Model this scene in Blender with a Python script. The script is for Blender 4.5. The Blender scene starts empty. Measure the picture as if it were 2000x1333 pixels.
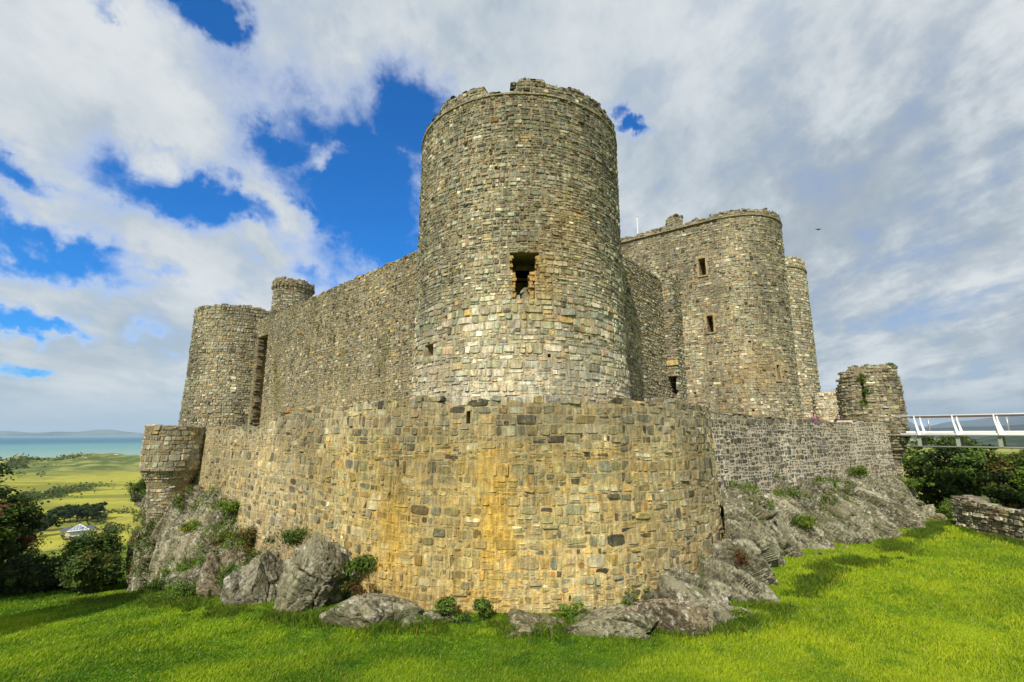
import bpy, math, random
import numpy as np
from mathutils import Vector, Matrix
from mathutils.bvhtree import BVHTree
from math import radians as R, sin, cos, pi, tan, atan2, sqrt

random.seed(7)
rng = np.random.default_rng(11)
scn = bpy.context.scene
COL = scn.collection

# ------------------------------------------------------------------ camera
cam_d = bpy.data.cameras.new('camera')
cam_d.sensor_width = 36.0
cam_d.lens = 17.0
cam_d.clip_start = 0.1
cam_d.clip_end = 90000
cam = bpy.data.objects.new('camera', cam_d)
COL.objects.link(cam)
cam.location = (0, 0, 0)
PITCH = R(10.91)
cam.rotation_euler = (pi / 2 + PITCH, 0, 0)
scn.camera = cam

# ------------------------------------------------------------------ light
SUN_EL, SUN_H = 43.0, (-0.34, -0.94)          # horizontal direction towards the sun
sun_d = bpy.data.lights.new('sun', 'SUN')
sun_d.energy = 4.8
sun_d.angle = R(0.6)
sun_d.color = (1.0, 0.93, 0.80)
sun = bpy.data.objects.new('sun', sun_d)
COL.objects.link(sun)
_h = Vector((SUN_H[0], SUN_H[1], 0)).normalized()
to_sun = Vector((_h.x * cos(R(SUN_EL)), _h.y * cos(R(SUN_EL)), sin(R(SUN_EL))))
sun.rotation_euler = to_sun.to_track_quat('Z', 'Y').to_euler()
sun.location = (-40, -60, 80)

scn.view_settings.view_transform = 'Standard'
scn.view_settings.look = 'None'
scn.view_settings.exposure = 0.12
scn.view_settings.gamma = 1.0
scn.view_settings.use_curve_mapping = False
scn.cycles.max_bounces = 6
scn.cycles.diffuse_bounces = 3
scn.cycles.glossy_bounces = 2
scn.cycles.transmission_bounces = 4
scn.cycles.volume_bounces = 0
scn.cycles.transparent_max_bounces = 8


# ------------------------------------------------------------------ node helpers
class NT:
    def __init__(s, tree):
        s.t = tree
        s.n = tree.nodes
        s.l = tree.links

    def node(s, typ, **kw):
        nd = s.n.new(typ)
        for k, v in kw.items():
            setattr(nd, k, v)
        return nd

    def put(s, sock, v):
        if isinstance(v, bpy.types.NodeSocket):
            s.l.new(v, sock)
        elif v is not None:
            if isinstance(v, (tuple, list)) and len(v) == 3 and len(sock.default_value) == 4:
                v = (*v, 1)
            sock.default_value = v

    def math(s, op, a, b=None, c=None, clamp=False):
        nd = s.node('ShaderNodeMath', operation=op, use_clamp=clamp)
        s.put(nd.inputs[0], a)
        if b is not None: s.put(nd.inputs[1], b)
        if c is not None: s.put(nd.inputs[2], c)
        return nd.outputs[0]

    def vmath(s, op, a, b=None):
        nd = s.node('ShaderNodeVectorMath', operation=op)
        s.put(nd.inputs[0], a)
        if b is not None: s.put(nd.inputs[1], b)
        return nd.outputs['Value'] if op in ('DOT_PRODUCT', 'LENGTH') else nd.outputs[0]

    def noise(s, vec, scale, detail=3, rough=0.55, dist=0.0):
        nd = s.node('ShaderNodeTexNoise')
        s.put(nd.inputs['Vector'], vec)
        nd.inputs['Scale'].default_value = scale
        nd.inputs['Detail'].default_value = detail
        nd.inputs['Roughness'].default_value = rough
        nd.inputs['Distortion'].default_value = dist
        return nd.outputs[0]

    def voronoi(s, vec, scale, feature='F1', out='Distance'):
        nd = s.node('ShaderNodeTexVoronoi', feature=feature)
        s.put(nd.inputs['Vector'], vec)
        nd.inputs['Scale'].default_value = scale
        return nd.outputs[out]

    def ramp(s, v, a, b, smooth=True, lo=0.0, hi=1.0):
        nd = s.node('ShaderNodeMapRange')
        if smooth: nd.interpolation_type = 'SMOOTHSTEP'
        s.put(nd.inputs[0], v)
        nd.inputs[1].default_value = a
        nd.inputs[2].default_value = b
        nd.inputs[3].default_value = lo
        nd.inputs[4].default_value = hi
        return nd.outputs[0]

    def mix(s, f, a, b, mode='MIX'):
        nd = s.node('ShaderNodeMix', data_type='RGBA', blend_type=mode)
        s.put(nd.inputs[0], f)
        s.put(nd.inputs[6], a)
        s.put(nd.inputs[7], b)
        return nd.outputs[2]

    def scale_vec(s, vec, sc):
        nd = s.node('ShaderNodeMapping')
        s.put(nd.inputs[0], vec)
        nd.inputs['Scale'].default_value = sc
        return nd.outputs[0]


def new_mat(name):
    m = bpy.data.materials.new(name)
    m.use_nodes = True
    m.node_tree.nodes.clear()
    t = NT(m.node_tree)
    out = t.node('ShaderNodeOutputMaterial')
    b = t.node('ShaderNodeBsdfPrincipled')
    t.l.new(b.outputs[0], out.inputs[0])
    return m, t, b, out


def px_dir(px, py):
    u, v = (px - 1000) / 944.0, (666.5 - py) / 944.0
    d = Vector((u, cos(PITCH) - v * sin(PITCH), sin(PITCH) + v * cos(PITCH)))
    return d.normalized()


# ------------------------------------------------------------------ world
world = bpy.data.worlds.new('World')
scn.world = world
world.use_nodes = True
world.node_tree.nodes.clear()
w = NT(world.node_tree)
wout = w.node('ShaderNodeOutputWorld')
bg = w.node('ShaderNodeBackground')
bg.inputs[1].default_value = 0.1
w.l.new(bg.outputs[0], wout.inputs[0])
sky = w.node('ShaderNodeTexSky', sky_type='NISHITA')
sky.sun_disc = False
sky.sun_elevation = R(SUN_EL)
sky.sun_rotation = atan2(SUN_H[0], SUN_H[1])
sky.air_density = 1.0
sky.dust_density = 0.4
sky.ozone_density = 2.5
tc = w.node('ShaderNodeTexCoord')
dirv = w.vmath('NORMALIZE', tc.outputs['Generated'])
sx = w.node('ShaderNodeSeparateXYZ')
w.l.new(dirv, sx.inputs[0])
dx, dy, dz = sx.outputs
blue = w.mix(1.0, sky.outputs[0], (0.03, 0.80, 1.62), 'MULTIPLY')
# cloud layer: direction projected on a slightly curved cloud deck
den = w.math('ADD', w.math('MAXIMUM', dz, 0.0), 0.20)
cx = w.math('DIVIDE', dx, den)
cy = w.math('DIVIDE', dy, den)
cmb = w.node('ShaderNodeCombineXYZ')
w.l.new(cx, cmb.inputs[0]); w.l.new(cy, cmb.inputs[1])
cv = cmb.outputs[0]
cvs = w.scale_vec(cv, (1.0, 0.6, 1.0))
cvs.node.inputs['Rotation'].default_value = (0, 0, R(52))
n1 = w.noise(w.vmath('ADD', cvs, (0.4, 0.9, 0.0)), 1.3, 3, 0.5, 0.0)
n2 = w.noise(w.vmath('ADD', cvs, (3.1, 7.7, 1.3)), 4.2, 10, 0.62, 0.15)
n3 = w.noise(w.vmath('ADD', cv, (9.1, 2.7, 5.3)), 1.1, 3, 0.5, 0.0)
n4 = w.noise(dirv, 9.0, 8, 0.6, 0.1)
# blue openings of the deck: (centre px, semi axes in px, tilt, strength)
holes = [((690, 360), (190, 125), 35, 1.15), ((790, 235), (85, 100), 15, 1.05), ((560, 290), (95, 60), 20, .95), ((405, 25), (95, 55), 25, 1.1),
         ((350, 375), (190, 56), 10, 1.0), ((740, 470), (110, 60), 30, 0.95), ((600, 400), (110, 50), 30, .8), ((80, 480), (240, 44), 14, 0.95),
         ((70, 640), (160, 24), 6, 1.0), ((1228, 252), (34, 20), 0, 0.85), ((1205, 225), (26, 16), 0, .6), ((20, 345), (90, 36), 25, 0.9),
         ((60, 712), (60, 12), 3, 0.7), ((330, 280), (60, 22), 15, 0.5), ((600, 545), (70, 25), 40, 0.5),
         ((240, 15), (40, 18), 20, 0.55), ((330, 545), (150, 16), 18, .55), ((490, 465), (60, 14), 35, -.7), ((545, 400), (80, 22), 38, -.55), ((640, 310), (40, 16), -10, -.5)]
hsum = None
warp = w.node('ShaderNodeTexNoise')
w.put(warp.inputs['Vector'], dirv)
warp.inputs['Scale'].default_value = 9.0
warp.inputs['Detail'].default_value = 9
warp.inputs['Roughness'].default_value = 0.62
wv = w.vmath('SCALE', w.vmath('SUBTRACT', warp.outputs['Color'], (0.5, 0.5, 0.5)), None)
wv.node.inputs['Scale'].default_value = 0.17
dwarp = w.vmath('ADD', dirv, wv)
for (c, ax, tilt, st) in holes:
    d0 = px_dir(*c)
    e1 = (px_dir(c[0] + 5 * cos(R(tilt)), c[1] + 5 * sin(R(tilt))) - px_dir(c[0] - 5 * cos(R(tilt)), c[1] - 5 * sin(R(tilt)))) / 10
    e2 = (px_dir(c[0] - 5 * sin(R(tilt)), c[1] + 5 * cos(R(tilt))) - px_dir(c[0] + 5 * sin(R(tilt)), c[1] - 5 * cos(R(tilt)))) / 10
    a1 = e1 / (e1.length_squared * ax[0])
    a2 = e2 - e1 * (e1.dot(e2) / e1.length_squared)
    a2 = a2 / (a2.length_squared * ax[1])
    dd = w.vmath('SUBTRACT', dwarp, tuple(d0))
    q1 = w.vmath('DOT_PRODUCT', dd, tuple(a1))
    q2 = w.vmath('DOT_PRODUCT', dd, tuple(a2))
    r2 = w.math('ADD', w.math('MULTIPLY', q1, q1), w.math('MULTIPLY', q2, q2))
    g = w.math('MULTIPLY', w.math('EXPONENT', w.math('MULTIPLY', r2, -0.8)), st)
    hsum = g if hsum is None else w.math('ADD', hsum, g) if st < 0 else w.math('MAXIMUM', hsum, g)
nn = w.math('ADD', w.math('MULTIPLY', n1, 0.30), w.math('ADD', w.math('MULTIPLY', n2, 0.35), w.math('MULTIPLY', n4, 0.35)))
nnc = w.math('MULTIPLY', w.math('SUBTRACT', nn, 0.5), 3.3)
cov = w.math('SUBTRACT', w.math('ADD', nnc, 0.86), w.math('MULTIPLY', hsum, 1.12))
mask = w.ramp(cov, 0.02, 0.90)
mask = w.math('POWER', mask, 0.75)
# shading of the deck itself: thick grey parts and bright thin parts
sh_ = w.math('ADD', w.math('MULTIPLY', n3, 0.45), w.math('ADD', w.math('MULTIPLY', n2, 0.35), w.math('MULTIPLY', n4, 0.20)))
shade = w.ramp(sh_, 0.38, 0.62)
edge = w.ramp(cov, 0.36, 0.75)
cl_grey = (4.0, 4.8, 5.5)
cl_white = (6.9, 7.2, 7.4)
cl_thin = (6.9, 7.5, 8.3)
ccol = w.mix(shade, cl_grey, cl_white)
ccol = w.mix(w.math('SUBTRACT', 1.0, edge), ccol, cl_thin)
# heavier, slate coloured cloud banks low in the north east
be = px_dir(1850, 660)
bank = w.ramp(w.vmath('DOT_PRODUCT', dirv, tuple(be)), 0.80, 0.99)
bankn = w.math('MULTIPLY', bank, w.ramp(w.math('ADD', w.math('MULTIPLY', n2, .5), w.math('MULTIPLY', n4, .5)), 0.60, 0.42))
ccol = w.mix(w.math('MULTIPLY', bankn, 0.85), ccol, (3.5, 4.05, 4.6))
# flat bases get greyer towards the horizon
low = w.ramp(dz, 0.09, 0.0)
veil = w.mix(w.math('MULTIPLY', bank, 0.9), (5.3, 6.2, 7.1), (2.0, 2.5, 3.3))
skyc = w.mix(mask, blue, ccol)
skyc = w.mix(w.math('MULTIPLY', low, 0.85), skyc, veil)
w.put(bg.inputs[0], skyc)


# ------------------------------------------------------------------ numpy noise
def _h3(ix, iy, iz, seed):
    h = (ix * 374761393 + iy * 668265263 + iz * 2147483647 + seed * 1274126177) & 0xFFFFFFFF
    h = ((h ^ (h >> 13)) * 1274126177) & 0xFFFFFFFF
    h = h ^ (h >> 16)
    return (h & 0xFFFFFF) / float(0xFFFFFF)


def vnoise(p, seed=0):
    p = np.asarray(p, float)
    i = np.floor(p).astype(np.int64)
    f = p - i
    f = f * f * (3 - 2 * f)
    r = 0
    for a in (0, 1):
        wa = f[..., 0] if a else 1 - f[..., 0]
        for b in (0, 1):
            wb = f[..., 1] if b else 1 - f[..., 1]
            for c in (0, 1):
                wc = f[..., 2] if c else 1 - f[..., 2]
                r = r + wa * wb * wc * _h3(i[..., 0] + a, i[..., 1] + b, i[..., 2] + c, seed)
    return r * 2 - 1


def fbm(p, oct=4, seed=0, gain=0.5, ridged=False):
    p = np.asarray(p, float)
    r, a, tot = 0, 1.0, 0
    for o in range(oct):
        n = vnoise(p * (2 ** o) + o * 17.3, seed + o)
        if ridged: n = 1 - 2 * np.abs(n)
        r = r + a * n
        tot += a
        a *= gain
    return r / tot


def n1d(s, k, seed=0, oct=3):
    s = np.asarray(s, float)
    return fbm(np.stack([s * k, np.zeros_like(s) + seed * 3.7, np.zeros_like(s)], -1), oct, seed)


def sstep(a, b, x):
    t = np.clip((np.asarray(x, float) - a) / (b - a), 0, 1)
    return t * t * (3 - 2 * t)


# ------------------------------------------------------------------ object helpers
def tag(o, label=None, cat=None, group=None, kind=None):
    if label: o['label'] = label
    if cat: o['category'] = cat
    if group: o['group'] = group
    if kind: o['kind'] = kind
    return o


def empty(name, loc, label, cat, group=None):
    o = bpy.data.objects.new(name, None)
    o.location = loc
    COL.objects.link(o)
    return tag(o, label, cat, group)


def mesh_obj(name, verts, faces, mat, parent=None, tint=None, smooth=False, loc=None):
    """verts Nx3 world coordinates, faces: list or ndarray; tint Nx3 per vertex colour"""
    verts = np.asarray(verts, np.float32)
    off = np.array(parent.location if parent and parent.parent is None else (0, 0, 0), np.float32)
    if parent and parent.parent is not None:
        off = np.array(parent.parent.location, np.float32) + np.array(parent.location, np.float32)
    if loc is not None and parent is None:
        off = np.array(loc, np.float32)
    me = bpy.data.meshes.new(name)
    v = verts - off
    if isinstance(faces, np.ndarray):
        nf, k = faces.shape
        me.vertices.add(len(v)); me.vertices.foreach_set('co', v.ravel())
        me.loops.add(nf * k); me.loops.foreach_set('vertex_index', faces.ravel().astype(np.int32))
        me.polygons.add(nf); me.polygons.foreach_set('loop_start', (np.arange(nf) * k).astype(np.int32))
        me.update(calc_edges=True)
    elif isinstance(faces, tuple):          # (flat_indices, starts)
        fl, st = faces
        me.vertices.add(len(v)); me.vertices.foreach_set('co', v.ravel())
        me.loops.add(len(fl)); me.loops.foreach_set('vertex_index', fl.astype(np.int32))
        me.polygons.add(len(st)); me.polygons.foreach_set('loop_start', st.astype(np.int32))
        me.update(calc_edges=True)
    else:
        me.from_pydata(v.tolist(), [], faces)
        me.update()
    me.polygons.foreach_set('use_smooth', np.full(len(me.polygons), bool(smooth)))
    if tint is not None:
        a = me.color_attributes.new('tint', 'FLOAT_COLOR', 'POINT')
        t = np.ones((len(v), 4), np.float32); t[:, :3] = tint
        a.data.foreach_set('color', t.ravel())
    me.materials.append(mat)
    o = bpy.data.objects.new(name, me)
    if tint is not None: o.color = (0, 0, 0, 1)
    if loc is not None and parent is None: o.location = loc
    if parent is not None: o.parent = parent
    COL.objects.link(o)
    return o


class MB:
    """collects boxes, tubes, prisms"""
    def __init__(s): s.v = []; s.f = []

    def add(s, vs, fs):
        b = len(s.v)
        s.v += [tuple(x) for x in vs]
        s.f += [tuple(i + b for i in f) for f in fs]

    def box(s, c, size, rz=0.0, ax=None, jit=0.0, taper=1.0):
        hx, hy, hz = size[0] / 2, size[1] / 2, size[2] / 2
        if ax is None:
            ax = (Vector((cos(rz), sin(rz), 0)), Vector((-sin(rz), cos(rz), 0)), Vector((0, 0, 1)))
        vs = []
        for k in (-1, 1):
            tp = taper if k > 0 else 1
            for j in (-1, 1):
                for i in (-1, 1):
                    p = Vector(c) + ax[0] * (i * hx * tp) + ax[1] * (j * hy * tp) + ax[2] * (k * hz)
                    if jit: p += Vector((random.uniform(-jit, jit), random.uniform(-jit, jit), random.uniform(-jit, jit)))
                    vs.append(p)
        s.add(vs, [(0, 2, 3, 1), (4, 5, 7, 6), (0, 1, 5, 4), (2, 6, 7, 3), (0, 4, 6, 2), (1, 3, 7, 5)])

    def tube(s, pts, rad, seg=10, caps=True):
        pts = [Vector(p) for p in pts]
        rad = rad if isinstance(rad, (list, tuple)) else [rad] * len(pts)
        rings = []
        for i, p in enumerate(pts):
            d = (pts[min(i + 1, len(pts) - 1)] - pts[max(i - 1, 0)]).normalized()
            a = d.orthogonal() if abs(d.z) > .9 else d.cross(Vector((0, 0, 1)))
            a.normalize(); b = d.cross(a).normalized()
            rings.append([p + (a * cos(2 * pi * k / seg) + b * sin(2 * pi * k / seg)) * rad[i] for k in range(seg)])
        vs = [q for r_ in rings for q in r_]
        fs = []
        for i in range(len(pts) - 1):
            for k in range(seg):
                k2 = (k + 1) % seg
                fs.append((i * seg + k, i * seg + k2, (i + 1) * seg + k2, (i + 1) * seg + k))
        if caps:
            fs.append(tuple(range(seg - 1, -1, -1)))
            fs.append(tuple((len(pts) - 1) * seg + k for k in range(seg)))
        s.add(vs, fs)

    def build(s, name, mat, parent=None, color=None, smooth=False, loc=None):
        o = mesh_obj(name, np.array(s.v), s.f, mat, parent, smooth=smooth, loc=loc)
        if color: o.color = (*color, 1)
        return o


# ------------------------------------------------------------------ materials
def tint_socket(t):
    at = t.node('ShaderNodeAttribute', attribute_name='tint')
    oi = t.node('ShaderNodeObjectInfo')
    return t.vmath('ADD', at.outputs['Color'], oi.outputs['Color'])


def stone_material(name, lichen=0.35, bump=0.8, streak=0.45, smear=.55):
    m, t, b, out = new_mat(name)
    pos = t.node('ShaderNodeNewGeometry').outputs['Position']
    base = tint_socket(t)
    f1 = t.noise(pos, 5.0, 4, 0.6)
    f2 = t.noise(pos, 34.0, 3, 0.65)
    var = t.math('ADD', t.math('MULTIPLY', f1, 0.75), t.math('MULTIPLY', f2, 0.75))
    var = t.math('ADD', t.math('MULTIPLY', t.math('SUBTRACT', var, 0.75), 1.7), 1.0)
    vv = t.node('ShaderNodeCombineXYZ')
    for i in range(3): t.l.new(var, vv.inputs[i])
    c = t.vmath('MULTIPLY', base, vv.outputs[0])
    # mortar smeared and lime washed over the stone, blotchy
    sm = t.math('MULTIPLY', t.ramp(t.noise(pos, 3.4, 6, 0.7, .3), 0.50, 0.66), smear)
    c = t.mix(sm, c, t.vmath('ADD', t.vmath('MULTIPLY', c, (.35, .35, .35)), (.24, .195, .115)))
    # dark blotches of algae
    ab = t.math('MULTIPLY', t.ramp(t.noise(pos, 1.9, 6, 0.72, .3), 0.55, 0.70), .42)
    c = t.mix(ab, c, t.vmath('MULTIPLY', c, (.42, .42, .40)))
    # warm and cool patches
    wp = t.ramp(t.noise(pos, 2.3, 3, 0.6), 0.42, 0.62)
    c = t.mix(t.math('MULTIPLY', wp, 0.35), c, t.vmath('MULTIPLY', c, (1.22, 1.0, 0.66)))
    # dark water streaks that run down the face
    sv = t.scale_vec(pos, (2.6, 2.6, 0.22))
    st = t.ramp(t.noise(sv, 1.0, 5, 0.62), 0.56, 0.70)
    c = t.mix(t.math('MULTIPLY', st, streak), c, (0.055, 0.052, 0.045))
    fs_ = t.noise(t.scale_vec(pos, (11.0, 11.0, 1.4)), 1.0, 3, 0.6)
    fsv = t.node('ShaderNodeCombineXYZ')
    for i in range(3): t.l.new(t.ramp(fs_, 0.36, 0.64, True, 0.80, 1.22), fsv.inputs[i])
    c = t.vmath('MULTIPLY', c, fsv.outputs[0])
    # white lime streaks
    sv2 = t.scale_vec(t.vmath('ADD', pos, (13.0, 5.0, 0.0)), (4.5, 4.5, 0.35))
    st2 = t.math('MULTIPLY', t.ramp(t.noise(sv2, 1.0, 3, 0.55), 0.68, 0.76), t.ramp(t.noise(pos, 9.0, 2, .5), .42, .58))
    c = t.mix(t.math('MULTIPLY', st2, 0.55), c, (0.62, 0.60, 0.54))
    # lichen spots
    ls = t.math('MULTIPLY', t.ramp(t.noise(pos, 15.0, 4, 0.7), 0.60, 0.66), t.ramp(t.noise(pos, 0.9, 2, 0.5), 0.45, 0.62))
    c = t.mix(t.math('MULTIPLY', ls, lichen), c, (0.60, 0.58, 0.50))
    t.put(b.inputs['Base Color'], c)
    b.inputs['Roughness'].default_value = 0.92
    b.inputs['Specular IOR Level'].default_value = 0.2
    bp = t.node('ShaderNodeBump')
    bp.inputs['Strength'].default_value = bump
    bp.inputs['Distance'].default_value = 0.07
    hgt = t.math('ADD', t.math('MULTIPLY', t.noise(pos, 14.0, 5, 0.65), 0.7), t.math('MULTIPLY', t.noise(pos, 60.0, 2, 0.6), 0.3))
    t.put(bp.inputs['Height'], hgt)
    t.l.new(bp.outputs[0], b.inputs['Normal'])
    return m


M_STONE = stone_material('rubble_stone')
M_MORTAR = stone_material('lime_mortar', lichen=0.15, bump=0.9, streak=0.35)


def simple(name, col, rough=0.6, metal=0.0, noise=0.0, spec=0.4, scale=8):
    m, t, b, out = new_mat(name)
    if noise:
        pos = t.node('ShaderNodeNewGeometry').outputs['Position']
        f = t.noise(pos, scale, 4, 0.6)
        c = t.mix(f, tuple(x * (1 - noise) for x in col), tuple(min(1, x * (1 + noise)) for x in col))
        t.put(b.inputs['Base Color'], c)
    else:
        b.inputs['Base Color'].default_value = (*col, 1)
    b.inputs['Roughness'].default_value = rough
    b.inputs['Metallic'].default_value = metal
    b.inputs['Specular IOR Level'].default_value = spec
    return m


M_WHITE = simple('white_painted_steel', (0.80, 0.80, 0.80), 0.35, 0.0, 0.06)
M_ALU = simple('grey_metal', (0.42, 0.44, 0.46), 0.4, 0.5, 0.1)
M_UNDER = simple('galvanised_deck', (0.30, 0.33, 0.27), 0.6, 0.2, 0.2)
M_WOOD = simple('dark_timber', (0.10, 0.06, 0.04), 0.8, 0, 0.4)
M_SLATE = simple('slate_roof', (0.09, 0.09, 0.11), 0.7, 0, 0.3, scale=2)
M_RENDER = simple('cream_render', (0.70, 0.66, 0.56), 0.8, 0, 0.1)
M_PANE = simple('roof_glass', (0.28, 0.34, 0.42), 0.12, 0.3, 0)
M_BARK = simple('bark', (0.10, 0.075, 0.05), 0.9, 0, 0.5)
M_BIRD = simple('black_feathers', (0.03, 0.03, 0.035), 0.7)
M_SKIN = simple('skin', (0.55, 0.32, 0.22), 0.6)
M_HAIR = simple('dark_hair', (0.05, 0.03, 0.02), 0.8)

# rock: bedding runs along the unit vector r
def frame_of(r_):
    r_ = Vector(r_).normalized(); a = r_.orthogonal().normalized(); b = r_.cross(a)
    return r_, a, b


def rock_material(name, r_):
    m, t, b, out = new_mat(name)
    pos = t.node('ShaderNodeNewGeometry').outputs['Position']
    oi = tint_socket(t)
    wobv = t.node('ShaderNodeTexNoise'); t.put(wobv.inputs['Vector'], pos)
    wobv.inputs['Scale'].default_value = .5; wobv.inputs['Detail'].default_value = 3
    wsc = t.vmath('SCALE', t.vmath('SUBTRACT', wobv.outputs['Color'], (.5, .5, .5))); wsc.node.inputs['Scale'].default_value = 1.3
    pw = t.vmath('ADD', pos, wsc)
    fr = frame_of(r_)
    cmbn = t.node('ShaderNodeCombineXYZ')
    for k, (ax_, sc_) in enumerate(zip(fr, (.15, 1.0, 1.0))):
        t.l.new(t.vmath('DOT_PRODUCT', pw, tuple(ax_ * sc_)), cmbn.inputs[k])
    bed = t.noise(cmbn.outputs[0], 1.5, 7, 0.66, 0.3)
    crackn = t.noise(cmbn.outputs[0], 1.1, 3, 0.5, 0.2)
    crack = t.math('MAXIMUM', t.ramp(t.math('ABSOLUTE', t.math('SUBTRACT', crackn, 0.5)), 0.0, 0.012), t.ramp(t.noise(pos, 1.6, 3, .6), .56, .44))
    f2 = t.noise(pos, 8.0, 6, 0.7)
    v = t.math('ADD', t.math('MULTIPLY', bed, 0.45), t.math('MULTIPLY', f2, 0.55))
    c = t.mix(t.ramp(v, 0.41, 0.58), (0.085, 0.075, 0.055), (0.40, 0.37, 0.29))
    f3 = t.noise(pos, 0.7, 4, 0.6)
    bnd = t.ramp(t.noise(cmbn.outputs[0], 0.75, 3, 0.5), 0.52, 0.57)
    c = t.mix(t.math('MULTIPLY', bnd, .5), c, t.vmath('MULTIPLY', c, (.40, .37, .34)))
    c = t.mix(t.math('MULTIPLY', t.ramp(f3, 0.48, 0.62), 0.55), c, (0.19, 0.168, 0.11))
    gm = t.math('MULTIPLY', t.ramp(t.noise(pos, 1.3, 6, 0.72), 0.54, 0.62), 0.7)
    c = t.mix(gm, c, (0.095, 0.115, 0.04))
    c = t.vmath('MULTIPLY', c, oi)
    c = t.mix(t.math('MULTIPLY', t.math('SUBTRACT', 1.0, crack), .8), c, (0.025, 0.022, 0.018))
    lic = t.math('MULTIPLY', t.ramp(t.noise(pos, 4.0, 6, 0.78), 0.555, 0.60), t.ramp(t.noise(pos, 0.6, 3, 0.6), 0.44, 0.54))
    c = t.mix(t.math('MULTIPLY', lic, 0.85), c, (0.60, 0.585, 0.52))
    t.put(b.inputs['Base Color'], c)
    b.inputs['Roughness'].default_value = 0.9
    b.inputs['Specular IOR Level'].default_value = 0.25
    bp = t.node('ShaderNodeBump')
    bp.inputs['Strength'].default_value = 1.0
    bp.inputs['Distance'].default_value = 0.16
    h = t.math('ADD', t.math('ADD', t.math('MULTIPLY', bed, .45), t.math('MULTIPLY', crack, .25)), t.math('MULTIPLY', t.noise(pos, 9.0, 8, 0.75), 0.75))
    t.put(bp.inputs['Height'], h)
    t.l.new(bp.outputs[0], b.inputs['Normal'])
    return m


RD, LD, BD = (.74, -.36, -.56), (-.05, -.42, -.9), (.55, -.5, -.55)
M_ROCKR = rock_material('crag_rock_right', RD)
M_ROCKL = rock_material('crag_rock_left', LD)
M_ROCK = rock_material('boulder_rock', BD)


def leaf_material(name, trans=0.3):
    m, t, b, out = new_mat(name)
    c = tint_socket(t)
    pos = t.node('ShaderNodeNewGeometry').outputs['Position']
    f = t.noise(pos, 0.9, 3, 0.6)
    c = t.mix(t.math('MULTIPLY', t.ramp(f, .4, .65), .5), c, t.vmath('MULTIPLY', c, (1.5, 1.25, 0.7)))
    t.put(b.inputs['Base Color'], c)
    b.inputs['Roughness'].default_value = 0.6
    b.inputs['Specular IOR Level'].default_value = 0.25
    tr = t.node('ShaderNodeBsdfTranslucent')
    t.put(tr.inputs[0], c)
    mx = t.node('ShaderNodeMixShader')
    mx.inputs[0].default_value = trans
    t.l.new(b.outputs[0], mx.inputs[1]); t.l.new(tr.outputs[0], mx.inputs[2])
    t.l.new(mx.outputs[0], out.inputs[0])
    return m


M_LEAF = leaf_material('leaves')
M_BLADE = leaf_material('grass_blades', 0.35)


# ------------------------------------------------------------------ terrain
CTRL = np.array([(0, 0, -1.9), (0, 6, -3.9), (-12, 4, -3.8), (14, 4, -3.2), (0, 11, -5.0), (0, 14, -5.25), (0, 22, -5.3), (10, 11, -5.0), (10, 20, -5.05),
                 (20, 18, -4.9), (25, 30, -5.0), (33, 30, -5.2), (20, 25, -5.0), (-8, 12, -5.3), (-10, 17, -5.75),
                 (-16, 16.5, -6.3), (-18, 25, -7.6), (-25, 22, -7.9), (-31, 31, -9.2), (-12, 19.5, -6.15),
                 (-15.5, 22.7, -6.9), (-4, 15, -5.35), (20, 10, -4.6), (-25, 12, -6.5), (-22, 35, -9.5), (0, 45, -5.5),
                 (30, 45, -7.5), (38, 36, -7), (-40, 20, -9), (40, 15, -5), (25, 40, -6.5)], float)


def _tps(r): return np.where(r > 1e-9, r * r * np.log(np.maximum(r, 1e-9)), 0)


_n = len(CTRL)
_K = _tps(np.hypot(CTRL[:, None, 0] - CTRL[None, :, 0], CTRL[:, None, 1] - CTRL[None, :, 1])) + np.eye(_n) * 2.0
_Pm = np.c_[np.ones(_n), CTRL[:, :2]]
_A = np.block([[_K, _Pm], [_Pm.T, np.zeros((3, 3))]])
_W = np.linalg.solve(_A, np.r_[CTRL[:, 2], 0, 0, 0])


def gz(x, y):
    x = np.asarray(x, float); y = np.asarray(y, float)
    sh = x.shape
    xf, yf = x.ravel(), y.ravel()
    D = np.hypot(xf, yf)
    near = np.full(len(xf), -6.0)
    k = D < 75
    if k.any():
        r = np.hypot(xf[k, None] - CTRL[None, :, 0], yf[k, None] - CTRL[None, :, 1])
        near[k] = _tps(r) @ _W[:_n] + _W[_n] + _W[_n + 1] * xf[k] + _W[_n + 2] * yf[k]
    near = np.clip(near, -12, -1.6)
    far = -9.5 - 48.5 * sstep(30, 320, D)
    back = sstep(0, -30, yf)
    far = far * (1 - back) - 2.0 * back
    q = (-xf + yf) * 0.7071
    p3 = np.stack([xf * 0.012, yf * 0.012, xf * 0], -1)
    dune = np.maximum(0, fbm(p3 * 1.6, 4, 5) + 0.25) * sstep(950, 1300, q) * sstep(1680, 1600, q) * 17
    dune += fbm(p3 * 0.5, 3, 9) * 1.5 * sstep(300, 600, D)
    far = far + dune * (1 - back)
    far = far - 8 * sstep(1600, 1680, q)
    wgt = 1 - sstep(40, 62, D)
    z = near * wgt + far * (1 - wgt)
    z = z + 0.05 * fbm(np.stack([xf * 0.5, yf * 0.5, xf * 0], -1), 3, 3) * (D < 80)
    return z.reshape(sh)


def gz1(x, y): return float(gz(np.array([x]), np.array([y]))[0])


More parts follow.
